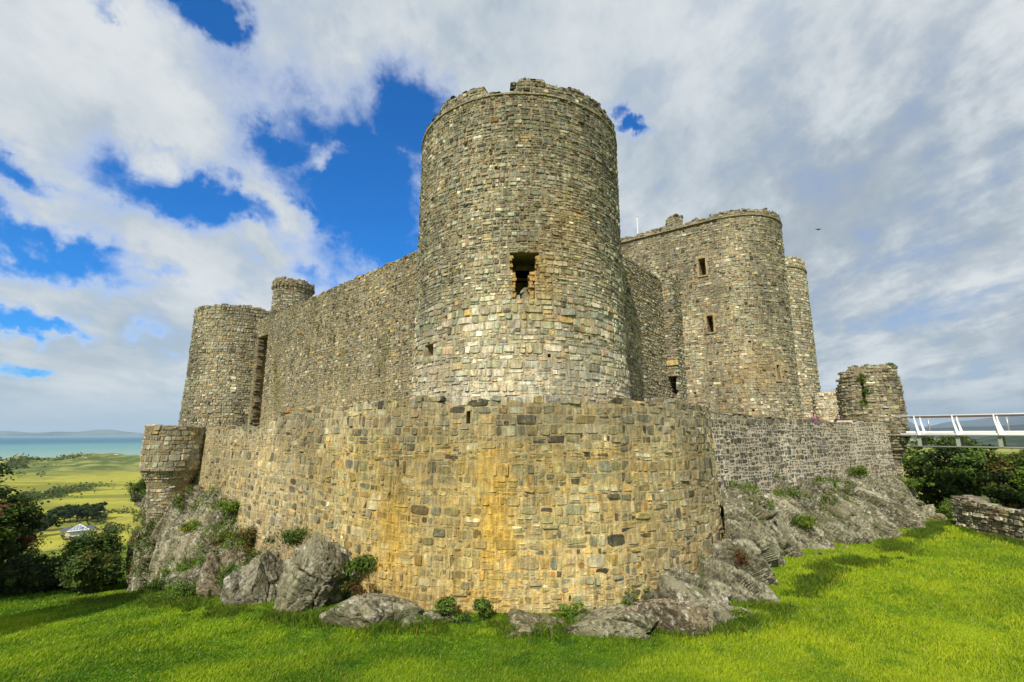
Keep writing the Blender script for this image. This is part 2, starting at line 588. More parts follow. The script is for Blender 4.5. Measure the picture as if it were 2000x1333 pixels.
def ground_material():
    m, t, b, out = new_mat('grass_and_fields')
    pos = t.node('ShaderNodeNewGeometry').outputs['Position']
    ln = t.vmath('LENGTH', pos)
    # lawn
    a = t.noise(pos, 0.22, 4, 0.6)
    a2 = t.noise(pos, 2.2, 5, 0.7)
    v = t.math('ADD', t.math('MULTIPLY', a, 0.55), t.math('MULTIPLY', a2, 0.45))
    lawn = t.mix(t.ramp(v, 0.38, 0.62), (0.06, 0.15, 0.006), (0.22, 0.33, 0.010))
    # fields on the plain
    fv = t.scale_vec(pos, (0.010, 0.0035, 0.01))
    fr = t.node('ShaderNodeMapping')
    t.put(fr.inputs[0], pos)
    fr.inputs['Rotation'].default_value = (0, 0, R(-38))
    fr.inputs['Scale'].default_value = (0.0036, 0.0125, 0.01)
    f1 = t.noise(fr.outputs[0], 1.0, 4, 0.55, 0.4)
    f2 = t.noise(pos, 0.05, 5, 0.7)
    field = t.mix(t.ramp(f1, 0.42, 0.54), (0.17, 0.20, 0.025), (0.36, 0.35, 0.05))
    field = t.mix(t.math('MULTIPLY', t.ramp(f2, 0.46, 0.62), 0.7), field, (0.25, 0.21, 0.055))
    field = t.mix(t.math('MULTIPLY', t.ramp(t.noise(pos, 0.11, 5, 0.75), 0.56, 0.66), 0.5), field, (0.10, 0.12, 0.03))
    q = t.vmath('DOT_PRODUCT', pos, (-0.7071, 0.7071, 0))
    scrubz = t.ramp(q, 850, 1150)
    scr = t.mix(t.ramp(t.noise(pos, 0.016, 6, 0.7), 0.42, 0.6), (0.085, 0.12, 0.03), (0.25, 0.26, 0.07))
    field = t.mix(scrubz, field, scr)
    dark = t.math('MULTIPLY', t.ramp(t.noise(fr.outputs[0], 3.1, 5, 0.6, 0.3), 0.60, 0.65), 0.75)
    field = t.mix(dark, field, (0.055, 0.075, 0.02))
    sand = t.math('MULTIPLY', t.ramp(t.noise(pos, 0.03, 5, 0.75), 0.575, 0.61), t.ramp(q, 1180, 1400))
    field = t.mix(sand, field, (0.62, 0.48, 0.32))
    beach = t.ramp(q, 1590, 1620)
    field = t.mix(beach, field, (0.40, 0.36, 0.26))
    hillside = t.mix(t.ramp(t.noise(pos, 0.09, 5, 0.7), 0.4, 0.6), (0.06, 0.10, 0.012), (0.22, 0.27, 0.03))
    c = t.mix(t.ramp(ln, 40, 60), lawn, hillside)
    c = t.mix(t.ramp(ln, 260, 340), c, field)
    t.put(b.inputs['Base Color'], c)
    b.inputs['Roughness'].default_value = 0.95
    b.inputs['Specular IOR Level'].default_value = 0.1
    bp = t.node('ShaderNodeBump')
    bp.inputs['Strength'].default_value = 0.7
    bp.inputs['Distance'].default_value = 0.08
    t.put(bp.inputs['Height'], t.noise(pos, 7.0, 5, 0.7))
    t.l.new(bp.outputs[0], b.inputs['Normal'])
    return m


M_GROUND = ground_material()


def build_ground():
    rad = np.concatenate([[0.0], np.geomspace(1.5, 60, 150), np.geomspace(61, 2000, 150), np.geomspace(2100, 40000, 25)])
    na = 900
    # finer steps towards the view
    a = np.linspace(-pi, pi, na + 1)[:-1]
    a = a - 0.55 * np.sin(a)
    X = rad[:, None] * np.sin(a)[None]
    Y = rad[:, None] * np.cos(a)[None]
    Z = gz(X, Y)
    V = np.stack([X, Y, Z], -1).reshape(-1, 3)
    i, j = np.meshgrid(np.arange(len(rad) - 1), np.arange(na), indexing='ij')
    j2 = (j + 1) % na
    F = np.stack([i * na + j, i * na + j2, (i + 1) * na + j2, (i + 1) * na + j], -1).reshape(-1, 4)
    F = F[:, ::-1]
    o = mesh_obj('ground', V, F, M_GROUND, smooth=True)
    tag(o, 'green lawn falling away to a coastal plain of fields and dunes', kind='structure')


build_ground()


# ---- sea
def build_sea():
    m, t, b, out = new_mat('sea_water')
    pos = t.node('ShaderNodeNewGeometry').outputs['Position']
    q = t.vmath('DOT_PRODUCT', pos, (-0.7071, 0.7071, 0))
    wob = t.math('MULTIPLY', t.math('SUBTRACT', t.noise(pos, 0.0006, 3, .5), 0.5), 1200)
    qq = t.math('ADD', q, wob)
    c = t.mix(t.ramp(qq, 1600, 2900), (0.24, 0.34, 0.28), (0.12, 0.27, 0.27))
    c = t.mix(t.ramp(qq, 3200, 5200), c, (0.035, 0.13, 0.20))
    c = t.mix(t.ramp(qq, 7500, 15000), c, (0.10, 0.23, 0.28))
    t.put(b.inputs['Base Color'], c)
    b.inputs['Roughness'].default_value = 0.55
    b.inputs['Specular IOR Level'].default_value = 0.15
    bp = t.node('ShaderNodeBump')
    bp.inputs['Strength'].default_value = 0.4
    bp.inputs['Distance'].default_value = 1.0
    t.put(bp.inputs['Height'], t.noise(pos, 0.05, 4, .6))
    t.l.new(bp.outputs[0], b.inputs['Normal'])
    n = 48
    V = [(0, 0, -60.3)] + [(43000 * cos(2 * pi * k / n), 43000 * sin(2 * pi * k / n), -60.3) for k in range(n)]
    F = [(0, 1 + k, 1 + (k + 1) % n) for k in range(n)]
    o = mesh_obj('sea', V, F, m)
    tag(o, 'blue green sea beyond the dunes', kind='structure')


build_sea()


def hill_band(name, az0, az1, dist, hfun, depth, col, label, seed):
    m, t, b, out = new_mat(name + '_ground')
    pos = t.node('ShaderNodeNewGeometry').outputs['Position']
    f = t.ramp(t.noise(pos, 6.0 / dist * 2.2, 6, 0.68), 0.4, 0.62)
    c = t.mix(f, tuple(x * 0.55 for x in col), tuple(x * 1.5 for x in col))
    t.put(b.inputs['Base Color'], c)
    b.inputs['Roughness'].default_value = 1.0
    b.inputs['Specular IOR Level'].default_value = 0.0
    nu, nv = 220, 34
    A = np.linspace(R(az0), R(az1), nu)
    T = np.linspace(0, 1, nv)
    D = dist + depth * T
    X = D[:, None] * np.sin(A)[None]; Y = D[:, None] * np.cos(A)[None]
    prof = np.sin(np.clip(T, 0, 1) * pi) ** 0.9
    H = np.array([hfun(math.degrees(a_)) for a_ in A])
    N = fbm(np.stack([X, Y, X * 0], -1) * (5.5 / dist), 5, seed)
    Z = -64 + prof[:, None] * (H[None] + 62) * (0.9 + 0.22 * N)
    V = np.stack([X, Y, Z], -1).reshape(-1, 3)
    i, j = np.meshgrid(np.arange(nv - 1), np.arange(nu - 1), indexing='ij')
    F = np.stack([i * nu + j, i * nu + j + 1, (i + 1) * nu + j + 1, (i + 1) * nu + j], -1).reshape(-1, 4)
    o = mesh_obj(name, V, F[:, ::-1], m, smooth=True)
    tag(o, label, kind='structure')


def bumps(base, lst):
    return lambda a: base + sum(h * math.exp(-((a - c) / w_) ** 2) for (c, w_, h) in lst)


hill_band('hills', -56, -28, 24000, bumps(-60, [(-39.4, 1.3, 220), (-40.6, 1.0, 120), (-42.6, 1.6, 190), (-45.8, 1.6, 210), (-37.4, 1.8, 130), (-34, 1.6, 60)]), 3000, (0.10, 0.13, 0.10), 'faint blue headland across the sea', 3)
hill_band('hills', 33, 62, 3300, bumps(-75, [(41.5, 3.0, 20), (45.5, 2.2, 62), (52, 6, 90), (37, 3, 22)]), 2600, (0.045, 0.065, 0.03), 'dark green low hills across the estuary', 5)  # base colour darkened to paint in the cloud shadow
hill_band('hills', 30, 66, 8500, bumps(-10, [(38.8, 1.6, 90), (42, 3.0, 130), (47, 4, 150), (55, 6, 260)]), 4000, (0.035, 0.045, 0.04), 'dark blue hills beyond the estuary', 8)  # cloud shadow on these hills is put into their dark colour
hill_band('hills', 28, 70, 15500, bumps(60, [(38.3, 1.2, 430), (36, 2.5, 180), (41.6, 1.8, 250), (45, 2.6, 400), (50, 4, 420), (58, 5, 500)]), 6000, (0.05, 0.06, 0.06), 'far blue mountains under the rain clouds', 11)  # dark colour stands in for the shadow of the clouds


# ------------------------------------------------------------------ masonry
class Path:
    """plan curve; normal points outwards (to the right of the travel direction)"""
    def __init__(s, segs):
        pts = []
        for sg in segs:
            if sg[0] == 'L':
                a, b = np.array(sg[1], float), np.array(sg[2], float)
                n = max(2, int(np.hypot(*(b - a)) / 0.25))
                pts += [tuple(a + (b - a) * k / n) for k in range(n + 1)]
            else:                      # ('A', centre, radius, ang0, ang1) angles of the outward normal, degrees
                _, c, r_, a0, a1 = sg
                n = max(4, int(abs(R(a1 - a0)) * r_ / 0.2))
                for k in range(n + 1):
                    an = R(a0 + (a1 - a0) * k / n)
                    pts.append((c[0] + r_ * cos(an), c[1] + r_ * sin(an)))
        q = [pts[0]]
        for p in pts[1:]:
            if math.hypot(p[0] - q[-1][0], p[1] - q[-1][1]) > 1e-3: q.append(p)
        s.p = np.array(q)
        d = np.diff(s.p, axis=0)
        s.s = np.r_[0, np.cumsum(np.hypot(d[:, 0], d[:, 1]))]
        s.L = s.s[-1]

    def at(s, u):
        u = np.clip(u, 0, s.L)
        x = np.interp(u, s.s, s.p[:, 0]); y = np.interp(u, s.s, s.p[:, 1])
        e = 0.06
        ua, ub = np.clip(u - e, 0, s.L), np.clip(u + e, 0, s.L)
        tx = np.interp(ub, s.s, s.p[:, 0]) - np.interp(ua, s.s, s.p[:, 0])
        ty = np.interp(ub, s.s, s.p[:, 1]) - np.interp(ua, s.s, s.p[:, 1])
        l = np.hypot(tx, ty) + 1e-9
        tx, ty = tx / l, ty / l
        return x, y, tx, ty, ty, -tx      # pos, tangent, outward normal (right side)

    def near(s, x, y):
        return float(s.s[np.argmin(np.hypot(s.p[:, 0] - x, s.p[:, 1] - y))])


# stone templates: 8-sided blocks, proud face with bevelled, uneven edge
def make_templates(n, k8=True):
    out = []
    for q in range(n):
        r_ = np.random.default_rng(100 + q)
        if k8:
            base = np.array([(-.5, -.28), (-.5, .3), (-.34, .5), (.3, .5), (.5, .3), (.5, -.3), (.33, -.5), (-.32, -.5)])
            cut = r_.uniform(0.3, 1.0)
            if r_.random() < 0.55:       # squarer block
                base = np.array([(-.5, -.42), (-.5, .42), (-.43, .5), (.43, .5), (.5, .42), (.5, -.42), (.43, -.5), (-.43, -.5)])
            base = base + r_.uniform(-.045, .045, base.shape)
        else:
            base = np.array([(-.5, -.5), (-.5, .5), (.5, .5), (.5, -.5)]) + r_.uniform(-.09, .09, (4, 2))
        k = len(base)
        face = r_.uniform(.70, .86)
        tilt = r_.uniform(-.16, .16, 2)
        r0 = np.c_[base[:, 0], np.full(k, -.5), base[:, 1]]
        r1 = np.c_[base[:, 0] * .97, np.full(k, .12) + r_.uniform(-.1, .1, k), base[:, 1] * .97]
        r2 = np.c_[base[:, 0] * face, .5 + base @ tilt + r_.uniform(-.08, .08, k), base[:, 1] * face]
        V = np.r_[r0, r1, r2]
        F = []
        for i in range(k):
            j = (i + 1) % k
            F.append((i, j, k + j, k + i))
            F.append((k + i, k + j, 2 * k + j, 2 * k + i))
        F.append(tuple(2 * k + i for i in range(k)))
        out.append((V, F))
    return out


T8 = make_templates(14, True)
T4 = make_templates(8, False)
TM = []
for _q, (_V, _F) in enumerate(T8):
    _me = bpy.data.meshes.new('stone_block')
    _me.from_pydata(_V.tolist(), [], [f[::-1] for f in _F])
    _me.update()
    _me.materials.append(M_STONE)
    TM.append(_me)


def join_templates(mats, tid, temps, tints):
    """mats Nx3x4 transforms -> joined verts, faces"""
    VV, FL, ST, TT = [], [], [], []
    vb = 0; lb = 0
    for q, (V, F) in enumerate(temps):
        sel = np.where(tid == q)[0]
        if len(sel) == 0: continue
        M = mats[sel]
        P = np.einsum('nij,kj->nki', M[:, :, :3], V) + M[:, None, :, 3]
        nv = len(V)
        flat = np.concatenate([np.array(f[::-1]) for f in F])
        starts = np.cumsum([0] + [len(f) for f in F])[:-1]
        nl = len(flat)
        FL.append((flat[None] + (vb + np.arange(len(sel)) * nv)[:, None]).ravel())
        ST.append((starts[None] + (lb + np.arange(len(sel)) * nl)[:, None]).ravel())
        VV.append(P.reshape(-1, 3))
        TT.append(np.repeat(tints[sel], nv, axis=0))
        vb += len(sel) * nv; lb += len(sel) * nl
    return np.concatenate(VV), (np.concatenate(FL), np.concatenate(ST)), np.concatenate(TT)


ALL_CORES = []      # (verts, faces) of every core, for the visibility choice
PENDING = []        # stones waiting for that choice


def pick(pal, n, g):
    """pal: list of (rgb, weight)"""
    wts = np.array([p[1] for p in pal], float); wts /= wts.sum()
    idx = g.choice(len(pal), n, p=wts)
    c = np.array([p[0] for p in pal])[idx]
    c = c * np.exp(g.normal(0, .20, (n, 1))) * g.uniform(0.95, 1.05, (n, 3))
    return c


def layout(L, z0, z1, top, hr, wr, g, wob=0.3, split=0.25, gap=0.018, closed=False):
    """rubble brought to uneven courses. hr, wr: functions of z -> (min,max)"""
    bounds = [z0]
    while bounds[-1] < z1:
        a, b = hr(bounds[-1])
        q_ = g.random()
        bounds.append(bounds[-1] + (a + (b - a) * (g.uniform(0, .25) if q_ < .38 else g.uniform(.3, 1.0) if q_ < .9 else g.uniform(1.0, 1.25))))
    S, Z, W, H = [], [], [], []
    ks = np.arange(0, L + 0.11, 0.1)
    B = []
    for j, b in enumerate(bounds):
        hloc = hr(b)[1]
        B.append(b + wob * hloc * n1d(ks, 0.9, 31 + j % 97 + int(g.integers(9)) , 3) + 0.5 * wob * hloc * n1d(ks, 0.15, 7, 2))
    for j in range(len(bounds) - 1):
        s = -g.uniform(0, 0.3)
        a, b = wr(bounds[j])
        while s < L:
            wd = a + (b - a) * g.random() ** 2.0
            if bounds[j + 1] - bounds[j] > .8 * hr(bounds[j])[1]: wd *= 1.25
            c = s + wd / 2
            if c > L: break
            lo = np.interp(c, ks, B[j]); hi = np.interp(c, ks, B[j + 1])
            h = hi - lo
            if h > 0.06 and lo + h * 0.4 < top(c):
                r_ = g.random()
                if r_ < split * .35 and h > .2 and wd > .3:
                    for fi in (0, 1):
                        f = g.uniform(.35, .65)
                        S += [s + wd * (f / 2 if 1 else 0), s + wd * (1 + f) / 2]; W += [wd * f - gap, wd * (1 - f) - gap]
                        Z += [lo + h * (.25 + .5 * fi)] * 2; H += [h * .5 - gap] * 2
                elif r_ < split and h > 0.15:
                    f = g.uniform(0.3, 0.7)
                    S += [c, c]; W += [wd - gap] * 2
                    Z += [lo + h * f / 2, lo + h * (1 + f) / 2]; H += [h * f - gap, h * (1 - f) - gap]
                elif r_ < split + 0.10 and wd > 0.28:
                    f = g.uniform(0.35, 0.65)
                    S += [s + wd * f / 2, s + wd * (1 + f) / 2]; W += [wd * f - gap, wd * (1 - f) - gap]
                    Z += [lo + h / 2] * 2; H += [h - gap] * 2
                else:
                    S.append(c); Z.append(lo + h / 2); W.append(wd - gap); H.append(h - gap)
            s += wd
    return np.array(S), np.array(Z), np.array(W), np.array(H)


def weather(s, z, seed):
    a = fbm(np.stack([np.asarray(s) * .55, np.asarray(z) * .16, np.full(np.shape(s), seed * 1.7)], -1), 4, 60)
    b = fbm(np.stack([np.asarray(s) * .22, np.asarray(z) * .45, np.full(np.shape(s), seed * 2.3)], -1), 3, 61)
    return np.clip(1 + .55 * a + .35 * b, .55, 1.5)[:, None] * np.array([1, 1, 1.0])


def masonry(root, path, z0, z1, top, hr, wr, pal, mortar, off=None, openings=(), thick=1.0, inner=None, seed=1,
            wob=0.3, split=0.25, gap=0.018, proud=(0.02, 0.06), field=None, far=False, stones=True, keep=300,
            minpx=9.0, caps=0.0, core_name='wall_core', close_ends=True, zcull=None, cap_col=None, ledge=None):
    g = np.random.default_rng(seed)
    off = off or (lambda z: np.zeros_like(np.asarray(z, float)))
    field = field or (lambda s, z, c: c)
    ragtop = lambda s: np.asarray(top(s), float)
    # ---- core
    step = 0.35
    ss = list(np.arange(0, path.L, step)) + [path.L]
    zz = list(np.arange(z0, z1 + 0.5, 0.6))
    for (sa, sb, za, zb, dp) in openings:
        ss = [q for q in ss if not (abs(q - sa) < .12 or abs(q - sb) < .12)] + [sa, sb]
        zz = [q for q in zz if not (abs(q - za) < .12 or abs(q - zb) < .12)] + [za, zb]
    ss = np.array(sorted(set(np.round(ss, 4)))); zz = np.array(sorted(set(np.round(zz, 4))))
    tp = ragtop(ss)
    Sg, Zg = np.meshgrid(ss, zz)
    Zc = np.minimum(Zg, tp[None])
    x, y, tx, ty, nx, ny = path.at(Sg)
    o_ = off(Zc)
    rough = 0.02 * fbm(np.stack([x * 2, y * 2, Zc * 2], -1), 2, 3)
    V = np.stack([x + nx * (o_ + rough), y + ny * (o_ + rough), Zc], -1).reshape(-1, 3)
    ncol = len(ss)
    Fc = []
    for j in range(len(zz) - 1):
        for i in range(ncol - 1):
            cs, cz = (ss[i] + ss[i + 1]) / 2, (zz[j] + zz[j + 1]) / 2
            if any(sa < cs < sb and za < cz < zb for (sa, sb, za, zb, dp) in openings): continue
            if Zc[j, i] >= Zc[j + 1, i] - 1e-4 and Zc[j, i + 1] >= Zc[j + 1, i + 1] - 1e-4: continue
            Fc.append((j * ncol + i, j * ncol + i + 1, (j + 1) * ncol + i + 1, (j + 1) * ncol + i))
    V = V.tolist()
    # top cap and inner face
    if thick:
        b0 = len(V)
        xi, yi, _, _, nxi, nyi = path.at(ss)
        ot = off(tp)
        for i in range(ncol): V.append((xi[i] + nxi[i] * ot[i], yi[i] + nyi[i] * ot[i], tp[i]))
        for i in range(ncol): V.append((xi[i] - nxi[i] * thick, yi[i] - nyi[i] * thick, tp[i]))
        for i in range(ncol): V.append((xi[i] - nxi[i] * thick, yi[i] - nyi[i] * thick, z0))
        for i in range(ncol - 1):
            Fc.append((b0 + i, b0 + i + 1, b0 + ncol + i + 1, b0 + ncol + i))
            Fc.append((b0 + ncol + i, b0 + ncol + i + 1, b0 + 2 * ncol + i + 1, b0 + 2 * ncol + i))
        if close_ends:
            for i in (0, ncol - 1):
                bq = len(V)
                V.append((xi[i] + nxi[i] * float(off(z0)), yi[i] + nyi[i] * float(off(z0)), z0))
                Fc.append((bq, b0 + i, b0 + ncol + i, b0 + 2 * ncol + i))
    # recesses
    for (sa, sb, za, zb, dp) in openings:
        b0 = len(V)
        for (s_, z_) in ((sa, za), (sb, za), (sb, zb), (sa, zb)):
            X, Y, _, _, n_x, n_y = path.at(np.array([s_])); oo = float(off(z_))
            V.append((float(X[0] + n_x[0] * oo), float(Y[0] + n_y[0] * oo), z_))
        sm = (sa + sb) / 2
        _, _, _, _, n_x, n_y = path.at(np.array([sm]))
        for k in range(4):
            p = V[b0 + k]
            V.append((p[0] - float(n_x[0]) * dp, p[1] - float(n_y[0]) * dp, p[2]))
        for k in range(4):
            k2 = (k + 1) % 4
            Fc.append((b0 + k, b0 + k2, b0 + 4 + k2, b0 + 4 + k))
        Fc.append((b0 + 4, b0 + 5, b0 + 6, b0 + 7))
    V = np.array(V)
    # mortar tint with the same stains as the stones (evaluated on grid; the rest plain)
    mt = np.tile(np.array(mortar), (len(V), 1))
    ng = ncol * len(zz)
    mt[:ng] = field(Sg.ravel(), Zc.ravel(), mt[:ng]) * weather(Sg.ravel(), Zc.ravel(), seed)
    core = mesh_obj(core_name, V, Fc, M_MORTAR, root, tint=mt)
    ALL_CORES.append((V, Fc))
    if not stones: return core
    # ---- stones
    S, Z, W, H = layout(path.L, z0 if zcull is None else zcull, z1, ragtop, hr, wr, g, wob, split, gap)
    keepm = np.ones(len(S), bool)
    for (sa, sb, za, zb, dp) in openings:
        ins = (S > sa) & (S < sb) & (Z > za) & (Z < zb)
        keepm &= ~ins
        # trim the ones that cross the edge
        jt = g.uniform(-.05, .03, len(S))
        rowov = (Z + H / 2 > za) & (Z - H / 2 < zb) & ~ins
        k = rowov & (S < sa) & (S + W / 2 > sa); e = S + W / 2 - sa + jt
        W = np.where(k, W - e, W); S = np.where(k, S - e / 2, S)
        k = rowov & (S > sb) & (S - W / 2 < sb); e = sb - (S - W / 2) + jt
        W = np.where(k, W - e, W); S = np.where(k, S + e / 2, S)
        colov = (S + W / 2 > sa) & (S - W / 2 < sb) & ~ins
        k = colov & (Z > zb) & (Z - H / 2 < zb); e = zb - (Z - H / 2)
        H = np.where(k, H - e, H); Z = np.where(k, Z + e / 2, Z)
        k = colov & (Z < za) & (Z + H / 2 > za); e = Z + H / 2 - za
        H = np.where(k, H - e, H); Z = np.where(k, Z - e / 2, Z)
    keepm &= (W > 0.05) & (H > 0.035)
    S, Z, W, H = S[keepm], Z[keepm], W[keepm], H[keepm]
    C = pick(pal, len(S), g) if not callable(pal) else pal(S, Z, g)
    C = field(S, Z, C) * weather(S, Z, seed)
    if caps:     # loose capping stones along the top
        sc = np.cumsum(g.uniform(0.16, 0.5, int(path.L / 0.3)))
        sc = sc[sc < path.L]
        sc = sc[g.random(len(sc)) < 0.8]
        hc = g.uniform(0.07, 0.24, len(sc)) * caps
        S = np.r_[S, sc]; Z = np.r_[Z, ragtop(sc) + hc * 0.35]; W = np.r_[W, g.uniform(.18, .42, len(sc))]; H = np.r_[H, hc]
        cc = pick(pal, len(sc), g) if not callable(pal) else pal(sc, ragtop(sc), g)
        C = np.r_[C, cc * 0.85]
        capn = len(sc)
    else:
        capn = 0
    x, y, tx, ty, nx, ny = path.at(S)
    oo = off(Z)
    pr = g.uniform(proud[0], proud[1], len(S)) * np.clip(H / .2, .5, 1.4)
    big = g.random(len(S)) < 0.03
    pr = np.where(big, pr + 0.05, pr)
    depth = 0.16 + pr
    if capn: depth[-capn:] = g.uniform(.3, .55, capn)
    cen = pr - depth / 2
    if capn: cen[-capn:] = -depth[-capn:] / 2 + g.uniform(-.05, .05, capn)
    x = x + nx * (oo + cen); y = y + ny * (oo + cen)
    # facing test (with a margin for neighbouring viewpoints)
    fc = (-(x * nx + y * ny)) / np.hypot(x, y)
    m = fc > -0.30
    if zcull is not None: pass
    S, Z, W, H, C, x, y, tx, ty, nx, ny, depth, fc = [q[m] for q in (S, Z, W, H, C, x, y, tx, ty, nx, ny, depth, fc)]
    n = len(S)
    an = g.normal(0, 0.035, n)
    ca, sa_ = np.cos(an), np.sin(an)
    Mx = np.zeros((n, 3, 4))
    T = np.stack([tx, ty, np.zeros(n)], -1); U = np.tile([0, 0, 1.0], (n, 1)); N = np.stack([nx, ny, np.zeros(n)], -1)
    T2 = T * ca[:, None] + U * sa_[:, None]
    U2 = U * ca[:, None] - T * sa_[:, None]
    flip = np.where(g.random(n) < .5, -1.0, 1.0)
    Mx[:, :, 0] = T2 * W[:, None]
    Mx[:, :, 1] = N * depth[:, None]
    Mx[:, :, 2] = U2 * H[:, None]
    Mx[:, :, 3] = np.stack([x, y, Z], -1)
    temps = T4 if far else T8
    tid = g.integers(0, len(temps), n)
    # projected size in the photograph's pixels
    P = Mx[:, :, 3]
    dep = P[:, 1] * cos(PITCH) + P[:, 2] * sin(PITCH)
    u = P[:, 0] / dep * 944; v = (-P[:, 1] * sin(PITCH) + P[:, 2] * cos(PITCH)) / dep * 944
    inframe = (np.abs(u) < 1000) & (np.abs(v) < 666) & (dep > 0)
    area = W * H * np.clip(fc, 0.02, 1) * (944 / dep) ** 2
    wide = np.maximum(W * np.clip(fc, .1, 1), H) * 944 / dep
    score = np.where(inframe & (fc > 0.05) & (wide >= minpx), area, 0)
    PENDING.append(dict(root=root, M=Mx, tid=tid, temps=temps, C=C, score=score, keep=keep if not far else 0))
    return core


def flush_stones():
    tris = 0
    allV, allF = [], []
    b = 0
    for V, F in ALL_CORES:
        allV += V.tolist(); allF += [tuple(i + b for i in f) for f in F]; b += len(V)
    bvh = BVHTree.FromPolygons(allV, allF)
    org = Vector((0, 0, 0))
    for p in PENDING:
        M, C, tid = p['M'], p['C'], p['tid']
        chosen = []
        if p['keep']:
            for i in np.argsort(-p['score']):
                if p['score'][i] <= 0 or len(chosen) >= p['keep']: break
                q = Vector(M[i, :, 3])
                d = q - org; L = d.length
                hit = bvh.ray_cast(org, d / L, L - 0.35)
                if hit[0] is None: chosen.append(i)
        ch = np.zeros(len(M), bool); ch[chosen] = True
        root = p['root']
        rl = root.location
        for i in chosen:
            o = bpy.data.objects.new('stone', TM[tid[i]])
            m = np.eye(4); m[:3, :] = M[i]
            m[0, 3] -= rl[0]; m[1, 3] -= rl[1]; m[2, 3] -= rl[2]
            o.parent = root
            o.matrix_basis = Matrix(m.tolist())
            o.color = (*[float(c) for c in C[i]], 1)
            COL.objects.link(o)
        rest = ~ch
        if rest.any():
            V, F, T = join_templates(M[rest], tid[rest], p['temps'], C[rest])
            o = mesh_obj('stones', V, F, M_STONE, root, tint=T)
            o['kind'] = 'stuff'
            tris += len(V)
    print('joined stone verts', tris)


# palettes (real base colours)
GREEN = (0.27, 0.285, 0.205); GREY = (0.275, 0.268, 0.21); TAN = (0.335, 0.295, 0.185); PALE = (0.47, 0.45, 0.345)
BROWN = (0.215, 0.188, 0.13); DARK = (0.085, 0.08, 0.066); ORANGE = (0.43, 0.26, 0.09); OCHRE = (0.40, 0.30, 0.13)
SLATE = (0.15, 0.147, 0.125); PINK = (0.32, 0.24, 0.17); BLUEG = (0.235, 0.245, 0.20)


def pal_main(S, Z, g):
    lo = pick([(GREEN, 4), (PALE, 3), (TAN, 2.6), (BLUEG, 2), (OCHRE, .7), (DARK, .4), (GREY, 2), (PINK, .5)], len(S), g) * 1.12
    hi = pick([(GREY, 4), (BROWN, 2.4), (GREEN, 2), (TAN, 1.8), (PALE, .8), (DARK, .9), (ORANGE, .1), (BLUEG, 1), (PALE, .9)], len(S), g)
    k = sstep(5.5, 8.0, Z + g.normal(0, .8, len(S)))[:, None]
    c = lo * (1 - k) + hi * k
    return c * (1 - 0.18 * sstep(10, 16, Z))[:, None]


TOWER = [(GREY, 4), (GREEN, 2.2), (TAN, 2.4), (BROWN, 1.8), (PALE, 1.0), (DARK, .7), (BLUEG, 1), (OCHRE, .5)]
CURT = [(GREY, 3.4), (TAN, 2.6), (BROWN, 2.6), (GREEN, 1.6), (PALE, .9), (DARK, 1.2), (OCHRE, .9)]
GATE = [(GREY, 3.4), (GREEN, 2.8), (TAN, 2.2), (BROWN, 1.4), (PALE, 1.6), (OCHRE, .25), (BLUEG, 1.4), (DARK, .6)]
OUTER = [(OCHRE, 3.6), (TAN, 4.2), ((.33, .30, .19), 2.4), (SLATE, 1.3), (GREY, 1.6), (DARK, .8), (BLUEG, .5), (ORANGE, .3), (PALE, 1.2), (BLUEG, .4)]
EASTW = [(DARK, 5), ((.11, .105, .09), 3), (BROWN, 1.2), (GREY, .7)]

MT = (0.4, 25.0)
WARD = -0.6


def circ(c, r_, a0=-180, a1=180):
    # travel so that the outward normal is on the right: clockwise seen from above -> angles decreasing... right of travel
    return Path([('A', c, r_, a0, a1)])


# main corner tower. Angles of outward normal, counter-clockwise travel has the outside on its right
main = empty('corner_tower', (MT[0], MT[1], WARD), 'tallest round stone corner tower in the middle, with a ragged window hole and broken parapet', 'tower')
p_main = Path([('A', MT, 5.37, -300, 60)])


def phi_main(s):      # angle to the right of the side that faces the camera, degrees
    return -300 + np.asarray(s) / 5.37 * 180 / pi + 90


def top_main(s):
    f = phi_main(s)
    f = (f + 180) % 360 - 180
    t = np.full_like(f, 15.95)
    t = np.where((f > -19) & (f < -4), 15.42, t)
    t = np.where((f > -78) & (f < -47), 15.55, t)
    t = np.where((f > -1) & (f < 12), 16.15, t)
    t = t + 0.10 * np.round(2.2 * n1d(np.asarray(s), 1.3, 4, 3)) * .7
    return t


def off_main(z):
    z = np.asarray(z, float)
    return np.clip(5.2 - z, 0, 10) * 0.042


def s_main(phi): return (phi + 300 - 90) * pi / 180 * 5.37


sw = s_main(1.5)
hw_main = lambda z: ((.14, .38) if z < 5.5 else (.085, .21))
ww_main = lambda z: ((.2, .72) if z < 5.5 else (.11, .44))


def field_main(s, z, c):
    f = phi_main(s)
    # ochre surround of the window and a warm patch on the right
    k = np.exp(-((f - 8) / 10) ** 2 - ((z - 6.4) / 1.3) ** 2) * .65
    k2 = np.exp(-((f - 24) / 14) ** 2 - ((z - 9.0) / 1.8) ** 2) * .35
    k = np.clip(k + k2, 0, 1)[:, None]
    c = c * (1 - k) + np.array([.40, .27, .09]) * k
    # pale band at the foot
    k = (sstep(5.0, .4, z + n1d(s, .5, 8) * 1.2) * .6)[:, None]
    return c * (1 - k) + np.array([.50, .475, .37]) * k


